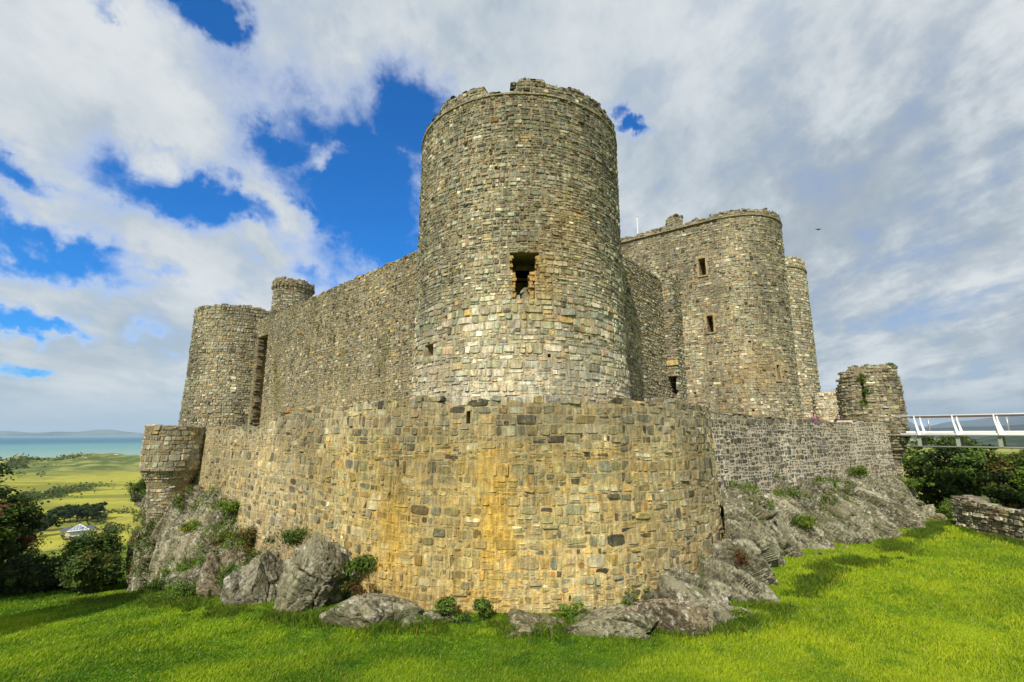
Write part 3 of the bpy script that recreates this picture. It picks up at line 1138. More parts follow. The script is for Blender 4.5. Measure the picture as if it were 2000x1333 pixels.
masonry(main, p_main, WARD, 16.6, top_main, hw_main, ww_main, pal_main, (.31, .26, .17), off_main,
        openings=[(sw - .64, sw + .62, 6.85, 7.66, 1.7), (sw - .52, sw + .42, 5.6, 6.85, 1.7), (s_main(-50) - .38, s_main(-50) + .38, 3.45, 4.0, .7)] + [(s_main(f_) - .07, s_main(f_) + .07, z_, z_ + .15, .4) for (f_, z_) in ((-38, 5.0), (22, 1.1), (33, 4.0), (-12, 11.6), (40, 9.0), (48, 12.4), (-30, 8.6), (12, 3.1))],
        thick=1.7, seed=3, wob=.45, split=.24, gap=.016, proud=(.012, .055), field=field_main, caps=.25)
# string course
def ring(root, c, r_, z, h, d, a0, a1, name='string_course', col=(.26, .22, .15), n=None, seed=5):
    """a ring of separate thin blocks"""
    g = random.Random(seed)
    mb = MB()
    a = a0
    while a < a1:
        wd = g.uniform(.3, .75) / r_ * 180 / pi
        am = R(min(a + wd / 2, a1))
        mb.box((c[0] + (r_ + d / 2 - .08) * cos(am), c[1] + (r_ + d / 2 - .08) * sin(am), z + g.uniform(-.012, .012)),
               (d + .16, wd * pi / 180 * r_ - .015, h * g.uniform(.85, 1.1)), am, jit=.008)
        a += wd
    o = mb.build(name, M_STONE, root, col)
    return o


ring(main, MT, 5.37, 15.34, .08, .07, -215, 35)
# broken jamb blocks, timber and rubble inside the window
for k in range(13):
    z = 5.7 + k * .15
    x0 = MT[0] + .42 + (.0 if z < 6.8 else .3) + random.uniform(-.03, .05)
    for (xx, ww_) in ((x0, random.uniform(.16, .26)), (MT[0] - .34 - (.0 if z < 6.8 else .12) + random.uniform(-.03, .03), random.uniform(.1, .18))):
        mb = MB()
        mb.box((xx, 19.8 + random.uniform(0, .2), z), (ww_, .45, .13), random.uniform(-.15, .15), jit=.02)
        mb.build('jamb_stone', M_STONE, main, (.40, .27, .10))
for (bz, by, th) in ((6.95, 20.3, .16), (6.72, 20.5, .1)):
    mb = MB(); mb.box((MT[0] - .1, by, bz), (1.1, .14, th), .12); mb.build('timber_lintel', M_WOOD, main)
for (bx, bz, s_) in ((.22, 5.78, .3), (-.2, 5.68, .22), (.12, 6.02, .2)):
    mb = MB(); mb.box((MT[0] + bx, 20.0, bz), (s_, .3, s_ * 1.1), .4, jit=.05); mb.build('fallen_stone', M_STONE, main, (.36, .33, .24))

# ---- south curtain
A = np.array((-6.1, 30.0)); dS = np.array((-.722, .692))
curt = empty('curtain_wall', (*(A + dS * 12), WARD), 'long high curtain wall of mossy rubble receding left from the tallest round tower', 'castle wall', 'inner curtain walls')
# travel with the outside (towards the camera) on the right: from far west end to the east
pA, pB = A + dS * 33.5, A - dS * 5.2
p_c = Path([('L', tuple(pA), tuple(pB))])


def fld_curt(s, z, c):
    k = (sstep(4.5, .5, z + n1d(s, .3, 3) * 2) * .35)[:, None]
    c = c * (1 - k) + np.array([.42, .36, .2]) * k
    m = (sstep(.15, .5, fbm(np.stack([s * .5, z * .25, s * 0], -1), 3, 8)) * .55)[:, None]
    return c * (1 - m) + np.array([.17, .17, .07]) * m


masonry(curt, p_c, WARD, 12.3, lambda s: 11.75 + .1 * np.round(2 * n1d(s, 1.3, 5)), lambda z: (.09, .22), lambda z: (.13, .42), CURT, (.27, .225, .14),
        openings=[(33.5 - 28.3, 33.5 - 25.5, WARD, 9.9, 1.5)] + [(33.5 - t_ - .09, 33.5 - t_ + .09, z_, z_ + .18, .4) for (t_, z_) in ((3, 9.6), (8, 7.6), (12, 5.2), (16.5, 7.2), (21, 4.2), (6, 3.2), (18.5, 9.4))], thick=2.2, seed=5, wob=.5, split=.3, gap=.022, proud=(.015, .06),
        field=fld_curt, caps=.7)
# broken stones standing in the garderobe recess
mb = MB()
for k in range(60):
    z = -.5 + k * .17
    t_ = 28.2 - random.uniform(0, max(0.15, 1.3 - z * .12))
    q = A + dS * t_ + np.array((.69, .72)) * .2
    mb.box((q[0], q[1], z), (random.uniform(.25, .6), .5, .15), atan2(dS[1], dS[0]), jit=.03)
mb.build('broken_quoins', M_STONE, curt, (.20, .17, .11))

# ---- south-west tower + turret
SW = (-30.3, 54.1)
swt = empty('corner_tower', (*SW, WARD), 'farther round stone tower at the left end of the long curtain wall', 'tower')
masonry(swt, Path([('A', SW, 5.15, -300, 60)]), WARD - 3, 13.6, lambda s: 13.2 + .12 * np.round(2 * n1d(s, 1.2, 6)), lambda z: (.16, .32), lambda z: (.2, .6),
        [(c_, w_) for (c_, w_) in TOWER], (.31, .265, .17), lambda z: np.clip(6 - np.asarray(z, float), 0, 12) * .03, thick=1.5, seed=7, wob=.45, split=.22,
        gap=.03, proud=(.03, .08), caps=1.2, far=False, keep=150, minpx=8)
TU = (-27.2, 57.9)
tur = empty('stair_turret', (*TU, 12.0), 'small round turret with a corbelled rim rising behind the left tower', 'turret')
masonry(tur, Path([('A', TU, 2.2, -300, 60)]), 10, 18.6, lambda s: 18.3 + .12 * np.round(2 * n1d(s, 1.2, 16)), lambda z: (.16, .3), lambda z: (.2, .5),
        TOWER, (.2, .17, .11), lambda z: .14 * (np.asarray(z, float) > 17.75), thick=.6, seed=9, wob=.4, gap=.03, proud=(.03, .08), caps=1.2, far=True)
for k in range(30):
    an = 2 * pi * k / 30
    mb = MB()
    mb.box((0, 0, 0), (.3, .22, .26), 0, jit=.012)
    if k == 0:
        c0 = mb.build('corbel', M_STONE, None, (.19, .165, .11)); c0.parent = tur
    else:
        c1 = c0.copy(); COL.objects.link(c1); c1.parent = tur; c0_ = c1
    (c0 if k == 0 else c1).location = (2.32 * cos(an), 2.32 * sin(an), 17.6 - 12.0)
    (c0 if k == 0 else c1).rotation_euler = (0, 0, an)

# ---- east curtain
E0 = np.array((7.3, 30.6)); dE = np.array((.605, .796)); nE = np.array((.796, -.605))
ecur = empty('curtain_wall', (*(E0 + dE * 4), WARD), 'short shaded curtain wall between the tallest tower and the gatehouse', 'castle wall', 'inner curtain walls')
masonry(ecur, Path([('L', tuple(E0 - dE * 5), tuple(E0 + dE * 9.6))]), WARD, 12.3, lambda s: 11.8 + .08 * np.round(2 * n1d(s, 1.3, 15)), lambda z: (.09, .2), lambda z: (.14, .42),
        CURT, (.24, .20, .13), thick=2, seed=15, wob=.5, split=.3, gap=.02, proud=(.02, .08), caps=.9)
# corner block with the garderobe door
q0, q1, q2 = E0 + dE * 7.4 - nE * .45, E0 + dE * 7.4 + nE * .8, E0 + dE * 10.2 + nE * .8
gar = empty('garderobe_block', (*q1, WARD), 'narrow projecting stone block with a dark doorway in the corner beside the gatehouse', 'castle wall')
pg = Path([('L', tuple(q0), tuple(q1)), ('L', tuple(q1), tuple(q2))])
sg = .82
masonry(gar, pg, WARD, 12.9, lambda s: 12.3 + .35 * np.sin(s * 3.1) + .1 * np.round(2 * n1d(s, 2.3, 25)), lambda z: (.12, .26), lambda z: (.2, .5),
        GATE, (.22, .18, .12), openings=[(sg - .42, sg + .40, 1.6, 4.3, 1.9)], thick=1.6, seed=17, wob=.4, caps=1.2, keep=60)
mb = MB(); q = E0 + dE * 7.4 + nE * .38
mb.box((q[0], q[1], 5.3), (1.0, .22, .36), atan2(nE[1], nE[0]), jit=.01)
mb.build('lintel_stone', M_STONE, gar, (.50, .40, .17))

# ---- gatehouse
G1 = (18.4, 38.7); RG = 3.93
n_s = np.array((-.605, -.796))
aS = math.degrees(atan2(-.796, -.605)); aN = math.degrees(atan2(.796, .605))
gate = empty('gatehouse_tower', (*G1, WARD), 'nearer tall D-shaped gatehouse tower with three slit windows', 'tower', 'gatehouse towers')
flank0 = np.array(G1) + n_s * RG - nE * 26; flank1 = np.array(G1) + n_s * RG
p_g = Path([('L', tuple(flank0), tuple(flank1)), ('A', G1, RG, aS, aN)])
ow = []
for (X, Y, za, zb, hw_) in ((15.1, 36.3, 12.25, 13.65, .26), (15.15, 36.3, 7.65, 8.95, .23), (19.2, 34.85, 3.85, 4.95, .13)):
    s_ = p_g.near(X, Y)
    ow.append((s_ - hw_, s_ + hw_, za, zb, 1.3))
puts = [(p_g.near(X, Y) - .08, p_g.near(X, Y) + .08, z_, z_ + .16, .4) for (X, Y, z_) in ((17.5, 35, 6.6), (19.6, 35, 8.2), (20.8, 35.6, 8.9), (17.4, 35, 1.6), (20.4, 35.4, 11.5), (14.0, 37.2, 3.0), (14, 37.2, 16.2), (16.6, 35.2, 10.8))]


def fld_gate(s, z, c):
    k = np.exp(-((s - p_g.near(18.3, 34.8)) / 2.6) ** 2 - ((z - 4.6) / 1.5) ** 2) * .35
    k += (sstep(3.0, -.5, z) * .2)
    k = np.clip(k, 0, 1)[:, None]
    c = c * (1 - k) + np.array([.40, .27, .10]) * k
    return c * (1 - .2 * sstep(13, 17, z))[:, None]


masonry(gate, p_g, WARD, 17.6, lambda s: 17.0 + .10 * np.round(2 * n1d(s, 1.1, 35)), lambda z: ((.12, .27) if z < 14 else (.09, .2)), lambda z: (.16, .52),
        GATE, (.32, .27, .175), openings=ow + puts, thick=1.4, seed=21, wob=.42, split=.24, gap=.018, proud=(.012, .05), field=fld_gate, caps=1.0)
for w_i, (sa, sb, za, zb, dp) in enumerate(ow):
    X, Y, tx, ty, nx, ny = [float(q) for q in p_g.at((sa + sb) / 2)]
    fr = MB()
    an = atan2(ty, tx)
    for sgn in (-1, 1):
        for k in range(4):
            zc = za + (zb - za) * (k + .5) / 4
            wq = .16 + .08 * (k % 2)
            cc = (sb - sa) / 2 + wq / 2
            fr.box((X + tx * cc * sgn - nx * .05, Y + ty * cc * sgn - ny * .05, zc), (wq, .28, (zb - za) / 4 - .015), an, jit=.006)
    fr.box((X - nx * .05, Y - ny * .05, zb + .09), (sb - sa + .4, .28, .17), an, jit=.006)
    fr.box((X - nx * .04, Y - ny * .04, za - .06), (sb - sa + .3, .3, .1), an, jit=.006)
    fr.build('window_surround', M_STONE, gate, (.36, .29, .17))
ring(gate, G1, RG, 16.62, .09, .1, aS, aN, seed=8)
mb = MB()
for k in range(30):
    q = flank1 - nE * (k * .62 + .3) + n_s * .05
    mb.box((q[0], q[1], 16.62 + random.uniform(-.01, .01)), (.6, .26, .09), atan2(nE[1], nE[0]), jit=.008)
mb.build('string_course', M_STONE, gate, (.26, .22, .15))
# chimney stump on the flank
ch0 = np.array((13.9, 38.6))
chim = empty('chimney_stump', (*ch0, 16.3), 'broken square stack of stone on the gatehouse wall top', 'chimney')
cp = [ch0 + np.array(q) for q in ((-.65, .1), (-.05, -.6), (.65, -.05), (.05, .6))]
masonry(chim, Path([('L', tuple(cp[0]), tuple(cp[1])), ('L', tuple(cp[1]), tuple(cp[2])), ('L', tuple(cp[2]), tuple(cp[3])), ('L', tuple(cp[3]), tuple(cp[0]))]),
        16.3, 18.8, lambda s: 18.15 + .25 * np.round(1.6 * n1d(s, 1.1, 45)), lambda z: (.16, .26), lambda z: (.2, .42), GATE, (.3, .26, .17), thick=.3, seed=25, caps=1, far=True)
# second tower
G2 = (26.6, 49.2)
gate2 = empty('gatehouse_tower', (*G2, WARD), 'farther slender D-shaped gatehouse tower at the right, lit pale', 'tower', 'gatehouse towers')
masonry(gate2, Path([('A', G2, 3.95, aS - 10, aN)]), WARD, 17.6, lambda s: 17.1 + .14 * np.round(2 * n1d(s, 1.1, 55)), lambda z: (.16, .32), lambda z: (.22, .6),
        [(PALE, 2.5), (TAN, 3), (GREY, 2), (GREEN, 2), (BROWN, .8)], (.30, .255, .165), thick=1.2, seed=27, wob=.4, gap=.03, caps=1.2, keep=120, minpx=8)
ring(gate2, G2, 3.95, 16.2, .1, .12, aS - 10, aN, seed=18)
# gatehouse body behind the towers with its flat roof
body = empty('gatehouse', (12.0, 50.0, WARD), 'main block of the gatehouse behind its towers, mostly hidden', 'building')
mb = MB()
cB = (np.array(G1) + np.array(G2)) / 2 - nE * 9.6
mb.box((cB[0], cB[1], 7.9), (16.6, 17.0, 17.0), atan2(nE[1], nE[0]))
mb.build('wall', M_MORTAR, body, (.24, .205, .14))
# front wall between the gatehouse towers
mid = np.array(G1) * .5 + np.array(G2) * .5 + nE * .6
mb = MB(); mb.box((mid[0], mid[1], 6.9), (2.4, 6.2, 15.0), atan2(nE[1], nE[0])); mb.build('front_wall', M_MORTAR, body, (.25, .21, .14))
# flag pole
fp = (14.4, 52.0)
pole = empty('flag_pole', (*fp, 16.4), 'thin white flagpole above the gatehouse wall', 'flagpole')
mb = MB(); mb.tube([(fp[0], fp[1], 16.4), (fp[0], fp[1], 24.6)], [.07, .045], 8); mb.build('shaft', M_WHITE, pole)
mb = MB(); mb.tube([(fp[0], fp[1], 24.6), (fp[0], fp[1], 24.66), (fp[0], fp[1], 24.72)], [.1, .12, .03], 8); mb.build('finial', M_WHITE, pole)

# ---- outer wall: straight stretch then quarter round about the corner tower
corner = (-23.1, 35.1)
OR = 9.0
a_n = math.degrees(atan2(-.722, -.692))
arc0 = (MT[0] + OR * cos(R(a_n)), MT[1] + OR * sin(R(a_n)))
p_o = Path([('L', corner, arc0), ('A', MT, OR, a_n, 12)])
sA = p_o.near(*arc0)
outer = empty('outer_wall', (0.4, 16.0, -5.3), 'low rounded outer wall of ochre and grey stones in front of the tallest tower', 'castle wall')


def s_px(px, D=None):      # arc position seen at an azimuth
    t_ = np.arctan2(p_o.p[:, 0], p_o.p[:, 1]); a_ = math.atan((px - 1000) / 944. / 1.03)
    return float(p_o.s[np.argmin(np.abs(t_ - a_))])


s545, s515, s1280 = s_px(548), s_px(512), s_px(1225)


def top_outer(s):
    s = np.asarray(s, float)
    t = np.where(s < s515, .2 + .1 * np.round(2.2 * n1d(s, .8, 61)), 1.0)
    k = np.clip((s - s515) / (s545 - s515), 0, 1)
    t = np.where((s >= s515) & (s < s545), .3 + np.floor(k * 4) / 4 * .75, t)
    t = np.where(s > s545, 1.02 + .085 * np.round(2.6 * n1d(s, .8, 62, 4)), t)
    t = np.where(s > s1280, t + .12, t)
    t = np.where((s > s515) & (s < s515 - 3), .2, t)
    return t


S7, S9, S6 = s_px(775), s_px(958), s_px(1010)


def field_outer(s, z, c):
    P = np.stack([s * 1.6, z * .35, s * 0], -1)
    nz = fbm(P, 3, 21)
    o1 = np.exp(-((s - S7 - .6 * nz) / .75) ** 2) * sstep(-.3, -2.2, z) * sstep(-6.5, -3, z) * 1.1
    o2 = np.exp(-((s - S9 - .5 * nz) / .6) ** 2) * sstep(.7, -2.2, z) * 1.1
    o2 = o2 + .6 * np.exp(-((s - S9 + 1.1 - .4 * nz) / .35) ** 2) * sstep(-.5, -2.0, z)
    o3 = sstep(-.1, .4, fbm(np.stack([s * .8, z * .35, s * 0], -1), 3, 23)) * (.25 + .60 * np.exp(-((s - .5 * (S7 + S9)) / 2.4) ** 2)) * sstep(.3, -1.5, z)
    pt = .45 + .55 * sstep(-.35, .35, fbm(np.stack([s * 2.2, z * 1.2, s * 0], -1), 4, 27))
    st_ = .55 + .9 * (vnoise(np.stack([s * 5.1, z * 7.3, s * 0 + 3.3], -1), 77) * .5 + .5)
    k = np.clip(((o1 + .65 * o2) * .75 * pt + o3 * .68) * st_, 0, .85)[..., None]
    c = c * np.array([1.03, 1.0, .80])
    c = c * (1 - k) + np.array([.54, .36, .075]) * k
    side = (sstep(4.5, 10.5, np.abs(s - S9 + 1.5)) * .40)[..., None]
    c = c * (1 - side) + (c.mean(-1, keepdims=True) * np.array([1.10, 1.0, .78])) * side
    # greyer, lichen-dulled masonry towards the parapet
    g_ = (sstep(-.6, .6, z + .6 * nz) * .35)[..., None]
    c = c * (1 - g_) + (c.mean(-1, keepdims=True) * np.array([.95, .93, .8])) * g_
    return c


slots = []
for px in (915, 700, 590):
    s_ = s_px(px); slots.append((s_ - .07, s_ + .07, .35, .75, .5))
masonry(outer, p_o, -7.0, 1.6, top_outer, lambda z: ((.07, .37)), lambda z: (.11, .66), OUTER, (.43, .345, .195),
        lambda z: np.clip(1.0 - np.asarray(z, float), 0, 9) * .035, openings=slots, thick=1.3, seed=31, wob=.36, split=.26, gap=.020, proud=(.0, .026),
        field=field_outer, caps=1.2, zcull=-6.9)

# ---- bartizan at the outer corner
BZ = (-21.6, 31.6)
bart = empty('bartizan', (*BZ, -6.5), 'small round corner turret corbelled out over the rock at left', 'turret')


def off_b(z):
    z = np.asarray(z, float)
    return np.where(z > -2.1, 0, np.where(z > -3.1, (z + 2.1) * .5, -.5 + (z + 3.1) * .10))


masonry(bart, Path([('A', BZ, 1.6, -300, 60)]), -7.5, .9, lambda s: .42 + .05 * np.round(2 * n1d(s, 1.2, 66)), lambda z: ((.26, .4) if z > -2.1 else (.12, .26)), lambda z: ((.3, .62) if z > -2.1 else (.16, .42)),
        [(TAN, 3), (GREY, 2.5), (OCHRE, 1.5), (PALE, 1.2), (BROWN, 1.5), (GREEN, 1)], (.31, .255, .16), off_b, thick=1.1, seed=37, wob=.25, gap=.016, split=.12, proud=(.005, .03), caps=.6, keep=120, minpx=8)
ring(bart, BZ, 1.6, -2.1, .14, .08, -250, 20, name='corbel_ring', seed=38)

# ---- right-hand outer wall
W0, W1, W2 = (7.6, 21.6), (19.8, 30.5), (26.2, 34.4)
ewall = empty('outer_wall', (14, 26.5, -3.4), 'dark stone outer wall with white mortar standing on the rock right of the rounded wall', 'castle wall')
p_e = Path([('L', W0, W1), ('L', W1, W2)])


def top_e(s):
    s = np.asarray(s, float)
    t = .98 - .022 * s + .05 * np.round(2 * n1d(s, .9, 71))
    t = np.where(s > 18.3, t + .35, t)
    return t


def fld_e(s, z, c):
    k = (sstep(.3, 1.0, z + .4 * n1d(s, .5, 12)) * .6)[..., None]
    c = c * (1 - k) + np.array([.29, .25, .165]) * k
    k = (sstep(9, 17, s + 3 * fbm(np.stack([s, z, s * 0], -1), 2, 4)) * .2)[..., None]
    return c * (1 - k) + np.array([.25, .225, .16]) * k


masonry(ewall, p_e, -6.0, 1.6, top_e, lambda z: (.13, .3), lambda z: (.16, .44), EASTW, (.48, .44, .36),
        lambda z: np.clip(1 - np.asarray(z, float), 0, 9) * .06, thick=1.2, seed=41, wob=.5, split=.2, gap=.055, proud=(.008, .045), field=fld_e, caps=.6)

# ---- bridge turret
BT = (26.7, 36.3)
btur = empty('bridge_turret', (*BT, -3.0), 'ruined cracked turret with ivy where the white footbridge meets the castle', 'turret')


def ph_b(s): return (-300 + np.asarray(s) / 2.0 * 180 / pi + 90 + 36 + 180) % 360 - 180   # 0 = towards the camera


def top_b(s):
    f = ph_b(s)
    t = np.full_like(f, 4.85)
    t = np.where(f < -38, 4.5, t); t = np.where(f < -56, 4.0, t); t = np.where(f < -72, 3.4, t)
    t = np.where((f > -16) & (f < -11), 4.4, t)
    t = np.where(f > 62, 3.9, t)
    return t + .1 * np.round(2 * n1d(s, 1.6, 75))


def off_bt(z):
    z = np.asarray(z, float)
    return np.where(z > -.1, np.clip(3 - z, 0, 5) * .03, np.where(z > -1.8, .1 + (z + .1) * .45, -.66))


sbt = ((-13.5 - 36 - 90 + 300) % 360) / 180 * pi * 2.0
masonry(btur, Path([('A', BT, 1.95, -300, 60)]), -7.0, 5.4, top_b, lambda z: (.1, .24), lambda z: (.2, .6),
        [(GREY, 3), (BROWN, 3), (TAN, 2), (DARK, 1), (PALE, .8), (GREEN, 1)], (.22, .19, .125), off_bt, openings=[(sbt - .1, sbt + .1, 2.3, 4.3, .5)], thick=.75, seed=43, wob=.4, split=.25, proud=(.02, .09), caps=.8, keep=150)
ring(btur, BT, 2.05, -.05, .12, .1, -200, 40, name='string_course', seed=44)
ring(btur, BT, 1.65, -1.0, .12, .14, -200, 40, name='corbel_ring', seed=45)
# its pale twin further along the causeway
B2 = (26.9, 41.6)
btur2 = empty('causeway_pier', (*B2, -1), 'pale stump of a second turret showing left behind the ivy-grown turret', 'turret')
masonry(btur2, Path([('A', B2, 1.0, -300, 60)]), -3, 3.8, lambda s: 3.5 + .1 * np.round(2 * n1d(s, 1.6, 85)), lambda z: (.16, .3), lambda z: (.2, .4),
        [(PALE, 3), (TAN, 1)], (.5, .44, .34), thick=.3, seed=53, far=True)

# ---- ruined field wall far right
R0, R1, R2 = (24.0, 27.6), (23.7, 26.2), (22.6, 17.0)
ruin = empty('field_wall', (23.5, 24, -5), 'low dry-stone wall stub on the lawn at the right edge', 'wall')
p_r = Path([('L', (25.6, 27.9), R0), ('L', R0, R1), ('L', R1, R2)][::1])
masonry(ruin, p_r, -5.6, -2.5, lambda s: -3.25 - .06 * s + .1 * np.round(2 * n1d(s, 1.2, 91)) + 0 * s, lambda z: (.09, .2), lambda z: (.18, .6),
        [(GREY, 3), (BROWN, 2.4), (PALE, 1.3), (TAN, 1.4), (PINK, .6)], (.14, .12, .085), thick=.7, seed=61, wob=.45, split=.2, gap=.02, proud=(.02, .12), caps=.9, keep=300)

flush_stones()

# ward surface between the walls
wpts = [(-22.7, 34.9), (-6, 19.8), (-2, 17.4), (2.5, 17.4), (6.2, 19.4), (8, 22.8), (19.5, 31.4), (26, 36), (40, 60), (20, 75), (-30, 70)]
o = mesh_obj('courtyard', [(x, y, WARD) for x, y in wpts], [tuple(range(len(wpts)))], simple('worn_turf', (.14, .15, .05), .95, 0, .4))
tag(o, 'worn grass and gravel between the castle walls', kind='structure')


# ------------------------------------------------------------------ rocks
def saw(x, up=.8):
    f = x - np.floor(x)
    return np.where(f < up, f / up, (1 - f) / (1 - up))


def rock_disp(P, seed, amp=.35, dip=(.55, .25, .8)):
    """overlapping tilted slabs that run along dip, split by angular joints"""
    fr = frame_of(dip)
    Q = P + .45 * np.stack([fbm(P * .5, 3, seed + k) for k in (0, 1, 2)], -1)
    q = [Q @ np.array(ax_) for ax_ in fr]
    S1 = np.stack([q[0] * .16, q[1] * .5, q[2] * .5], -1)
    lo = fbm(S1, 3, seed + 4) * 1.3
    a1 = saw(q[1] * .62 + .9 * vnoise(S1 * .9, seed + 5) + q[0] * .05)
    a2 = saw(q[1] * 1.9 + q[2] * .7 + .8 * vnoise(S1 * 2.3, seed + 6), .85)
    a3 = saw(q[2] * 3.7 + q[1] * 1.3 + .6 * vnoise(S1 * 4, seed + 7), .8)
    jt = vnoise(np.stack([q[0] * .8, q[1] * 1.1, q[2] * 1.1], -1), seed + 8) * 3.2
    stp = np.floor(jt) + sstep(.0, .14, jt - np.floor(jt))
    W1 = np.stack([q[0] * .26, q[1] * .72, q[2] * .72], -1)
    b1, e1 = worley(W1, seed + 20)
    W2 = np.stack([q[0] * .7, q[1] * 2.1, q[2] * 2.1], -1)
    b2, e2 = worley(W2, seed + 21)
    return (lo * .30 + a1 * .22 + b1 * 1.25 + b2 * .36 - .40 * np.exp(-(e1 / .035) ** 2) - .14 * np.exp(-(e2 / .05) ** 2)
            + fbm(P * 2.8, 4, seed + 3) * .05 + fbm(P * 7, 2, seed + 13) * .03) * amp - .25 * amp


def worley(P, seed):
    """tilted block height per cell and distance to the joint"""
    i0 = np.floor(P).astype(np.int64)
    f1 = np.full(P.shape[:-1], 9.0); f2 = f1.copy(); hb = np.zeros_like(f1)
    for a in (-1, 0, 1):
        for b in (-1, 0, 1):
            for c in (-1, 0, 1):
                x, y, z = i0[..., 0] + a, i0[..., 1] + b, i0[..., 2] + c
                d = np.stack([x + _h3(x, y, z, seed), y + _h3(x, y, z, seed + 1), z + _h3(x, y, z, seed + 2)], -1) - P
                r_ = np.sqrt((d ** 2).sum(-1))
                h = _h3(x, y, z, seed + 3) - .5
                tl = d[..., 0] * (_h3(x, y, z, seed + 4) - .5) + d[..., 1] * (_h3(x, y, z, seed + 5) - .5) + d[..., 2] * (_h3(x, y, z, seed + 6) - .5)
                n_ = r_ < f1
                f2 = np.where(n_, f1, np.minimum(f2, r_)); hb = np.where(n_, h + 1.3 * tl, hb); f1 = np.where(n_, r_, f1)
    return hb, f2 - f1


def sheet(name, rows, nu, nv, label, amp, seed, dip, mat, tint=(1, 1, 1), bulge=.6, cat='rock outcrop'):
    """rows: list of polylines (top .. bottom) with the same number of points"""
    Rr = np.array(rows, float)               # k x n x 3
    k, n, _ = Rr.shape
    U = np.linspace(0, n - 1, nu); Vv = np.linspace(0, k - 1, nv)

    def cat_interp(arr, t, axis):
        arr = np.moveaxis(arr, axis, 0)
        i = np.clip(np.floor(t).astype(int), 0, arr.shape[0] - 2); f = (t - i)
        f = f.reshape((-1,) + (1,) * (arr.ndim - 1))
        g0 = arr[np.clip(i - 1, 0, None)]; g1 = arr[i]; g2 = arr[i + 1]; g3 = arr[np.clip(i + 2, None, arr.shape[0] - 1)]
        r_ = .5 * (2 * g1 + (g2 - g0) * f + (2 * g0 - 5 * g1 + 4 * g2 - g3) * f ** 2 + (3 * g1 - g0 - 3 * g2 + g3) * f ** 3)
        return np.moveaxis(r_, 0, axis)
    G = cat_interp(Rr, U, 1)
    G = cat_interp(G, Vv, 0)                 # nv x nu x 3
    du = np.gradient(G, axis=1); dv = np.gradient(G, axis=0)
    N = np.cross(du, dv); N /= (np.linalg.norm(N, axis=-1, keepdims=True) + 1e-9)
    s_ = np.sign((N * (-G)).sum(-1).mean()); N *= s_
    disp = rock_disp(G, seed, amp, dip)
    t = np.linspace(0, 1, nv)[:, None]
    disp = disp + bulge * np.sin(t * pi) * (.5 + .5 * fbm(G * .25, 2, seed + 7))
    V = G + N * disp[..., None]
    i, j = np.meshgrid(np.arange(nv - 1), np.arange(nu - 1), indexing='ij')
    F = np.stack([i * nu + j, i * nu + j + 1, (i + 1) * nu + j + 1, (i + 1) * nu + j], -1).reshape(-1, 4)
    if s_ < 0: F = F[:, ::-1]
    c = G.reshape(-1, 3).mean(0)
    o = mesh_obj(name, V.reshape(-1, 3), F, mat, loc=tuple(c), smooth=False)
    o.color = (*tint, 1)
    tag(o, label, cat)
    return V


RIGHT_ROWS = [
    # against the wall
    [(2.6, 16.5, -5.3), (4.4, 17.0, -4.9), (6.3, 17.9, -4.5), (8.2, 19.6, -3.6), (9.0, 21.9, -2.4), (12.2, 25.2, -2.6), (15.5, 27.7, -2.8), (19.6, 30.4, -2.5), (23.0, 32.6, -2.2), (26.0, 34.6, -2.6), (27.6, 35.6, -3.8)],
    [(2.9, 16.2, -5.3), (4.6, 16.5, -4.95), (6.6, 17.1, -4.6), (8.6, 18.9, -3.9), (9.9, 21.2, -3.0), (12.6, 24.4, -3.1), (15.9, 26.8, -3.2), (19.5, 29.3, -2.9), (22.6, 31.4, -2.6), (25.5, 33.2, -3.0), (27.0, 34.2, -4.2)],
    [(3.1, 15.9, -5.5), (4.8, 16.0, -5.2), (6.9, 16.5, -5.0), (8.5, 17.9, -4.7), (10.2, 20.3, -4.2), (12.7, 22.8, -4.2), (15.9, 24.7, -4.1), (19.2, 27.2, -3.9), (22.3, 29.3, -3.6), (24.9, 31.6, -3.9), (26.4, 32.6, -4.7)],
    [(3.3, 15.6, -6.0), (5.0, 15.7, -5.9), (7.1, 16.0, -5.9), (8.7, 17.2, -5.9), (10.6, 19.6, -5.9), (12.9, 21.2, -5.9), (15.7, 22.0, -5.9), (18.4, 24.9, -5.9), (21.5, 27.0, -5.9), (24.0, 30.2, -5.9), (25.8, 31.6, -5.9)]]
VR = sheet('rock_outcrop', RIGHT_ROWS, 420, 130, 'long grey crag of tilted strata under the dark stone wall at the right', .8, 5, RD, M_ROCKR, tint=(1.10, 1.12, .98), bulge=.25)

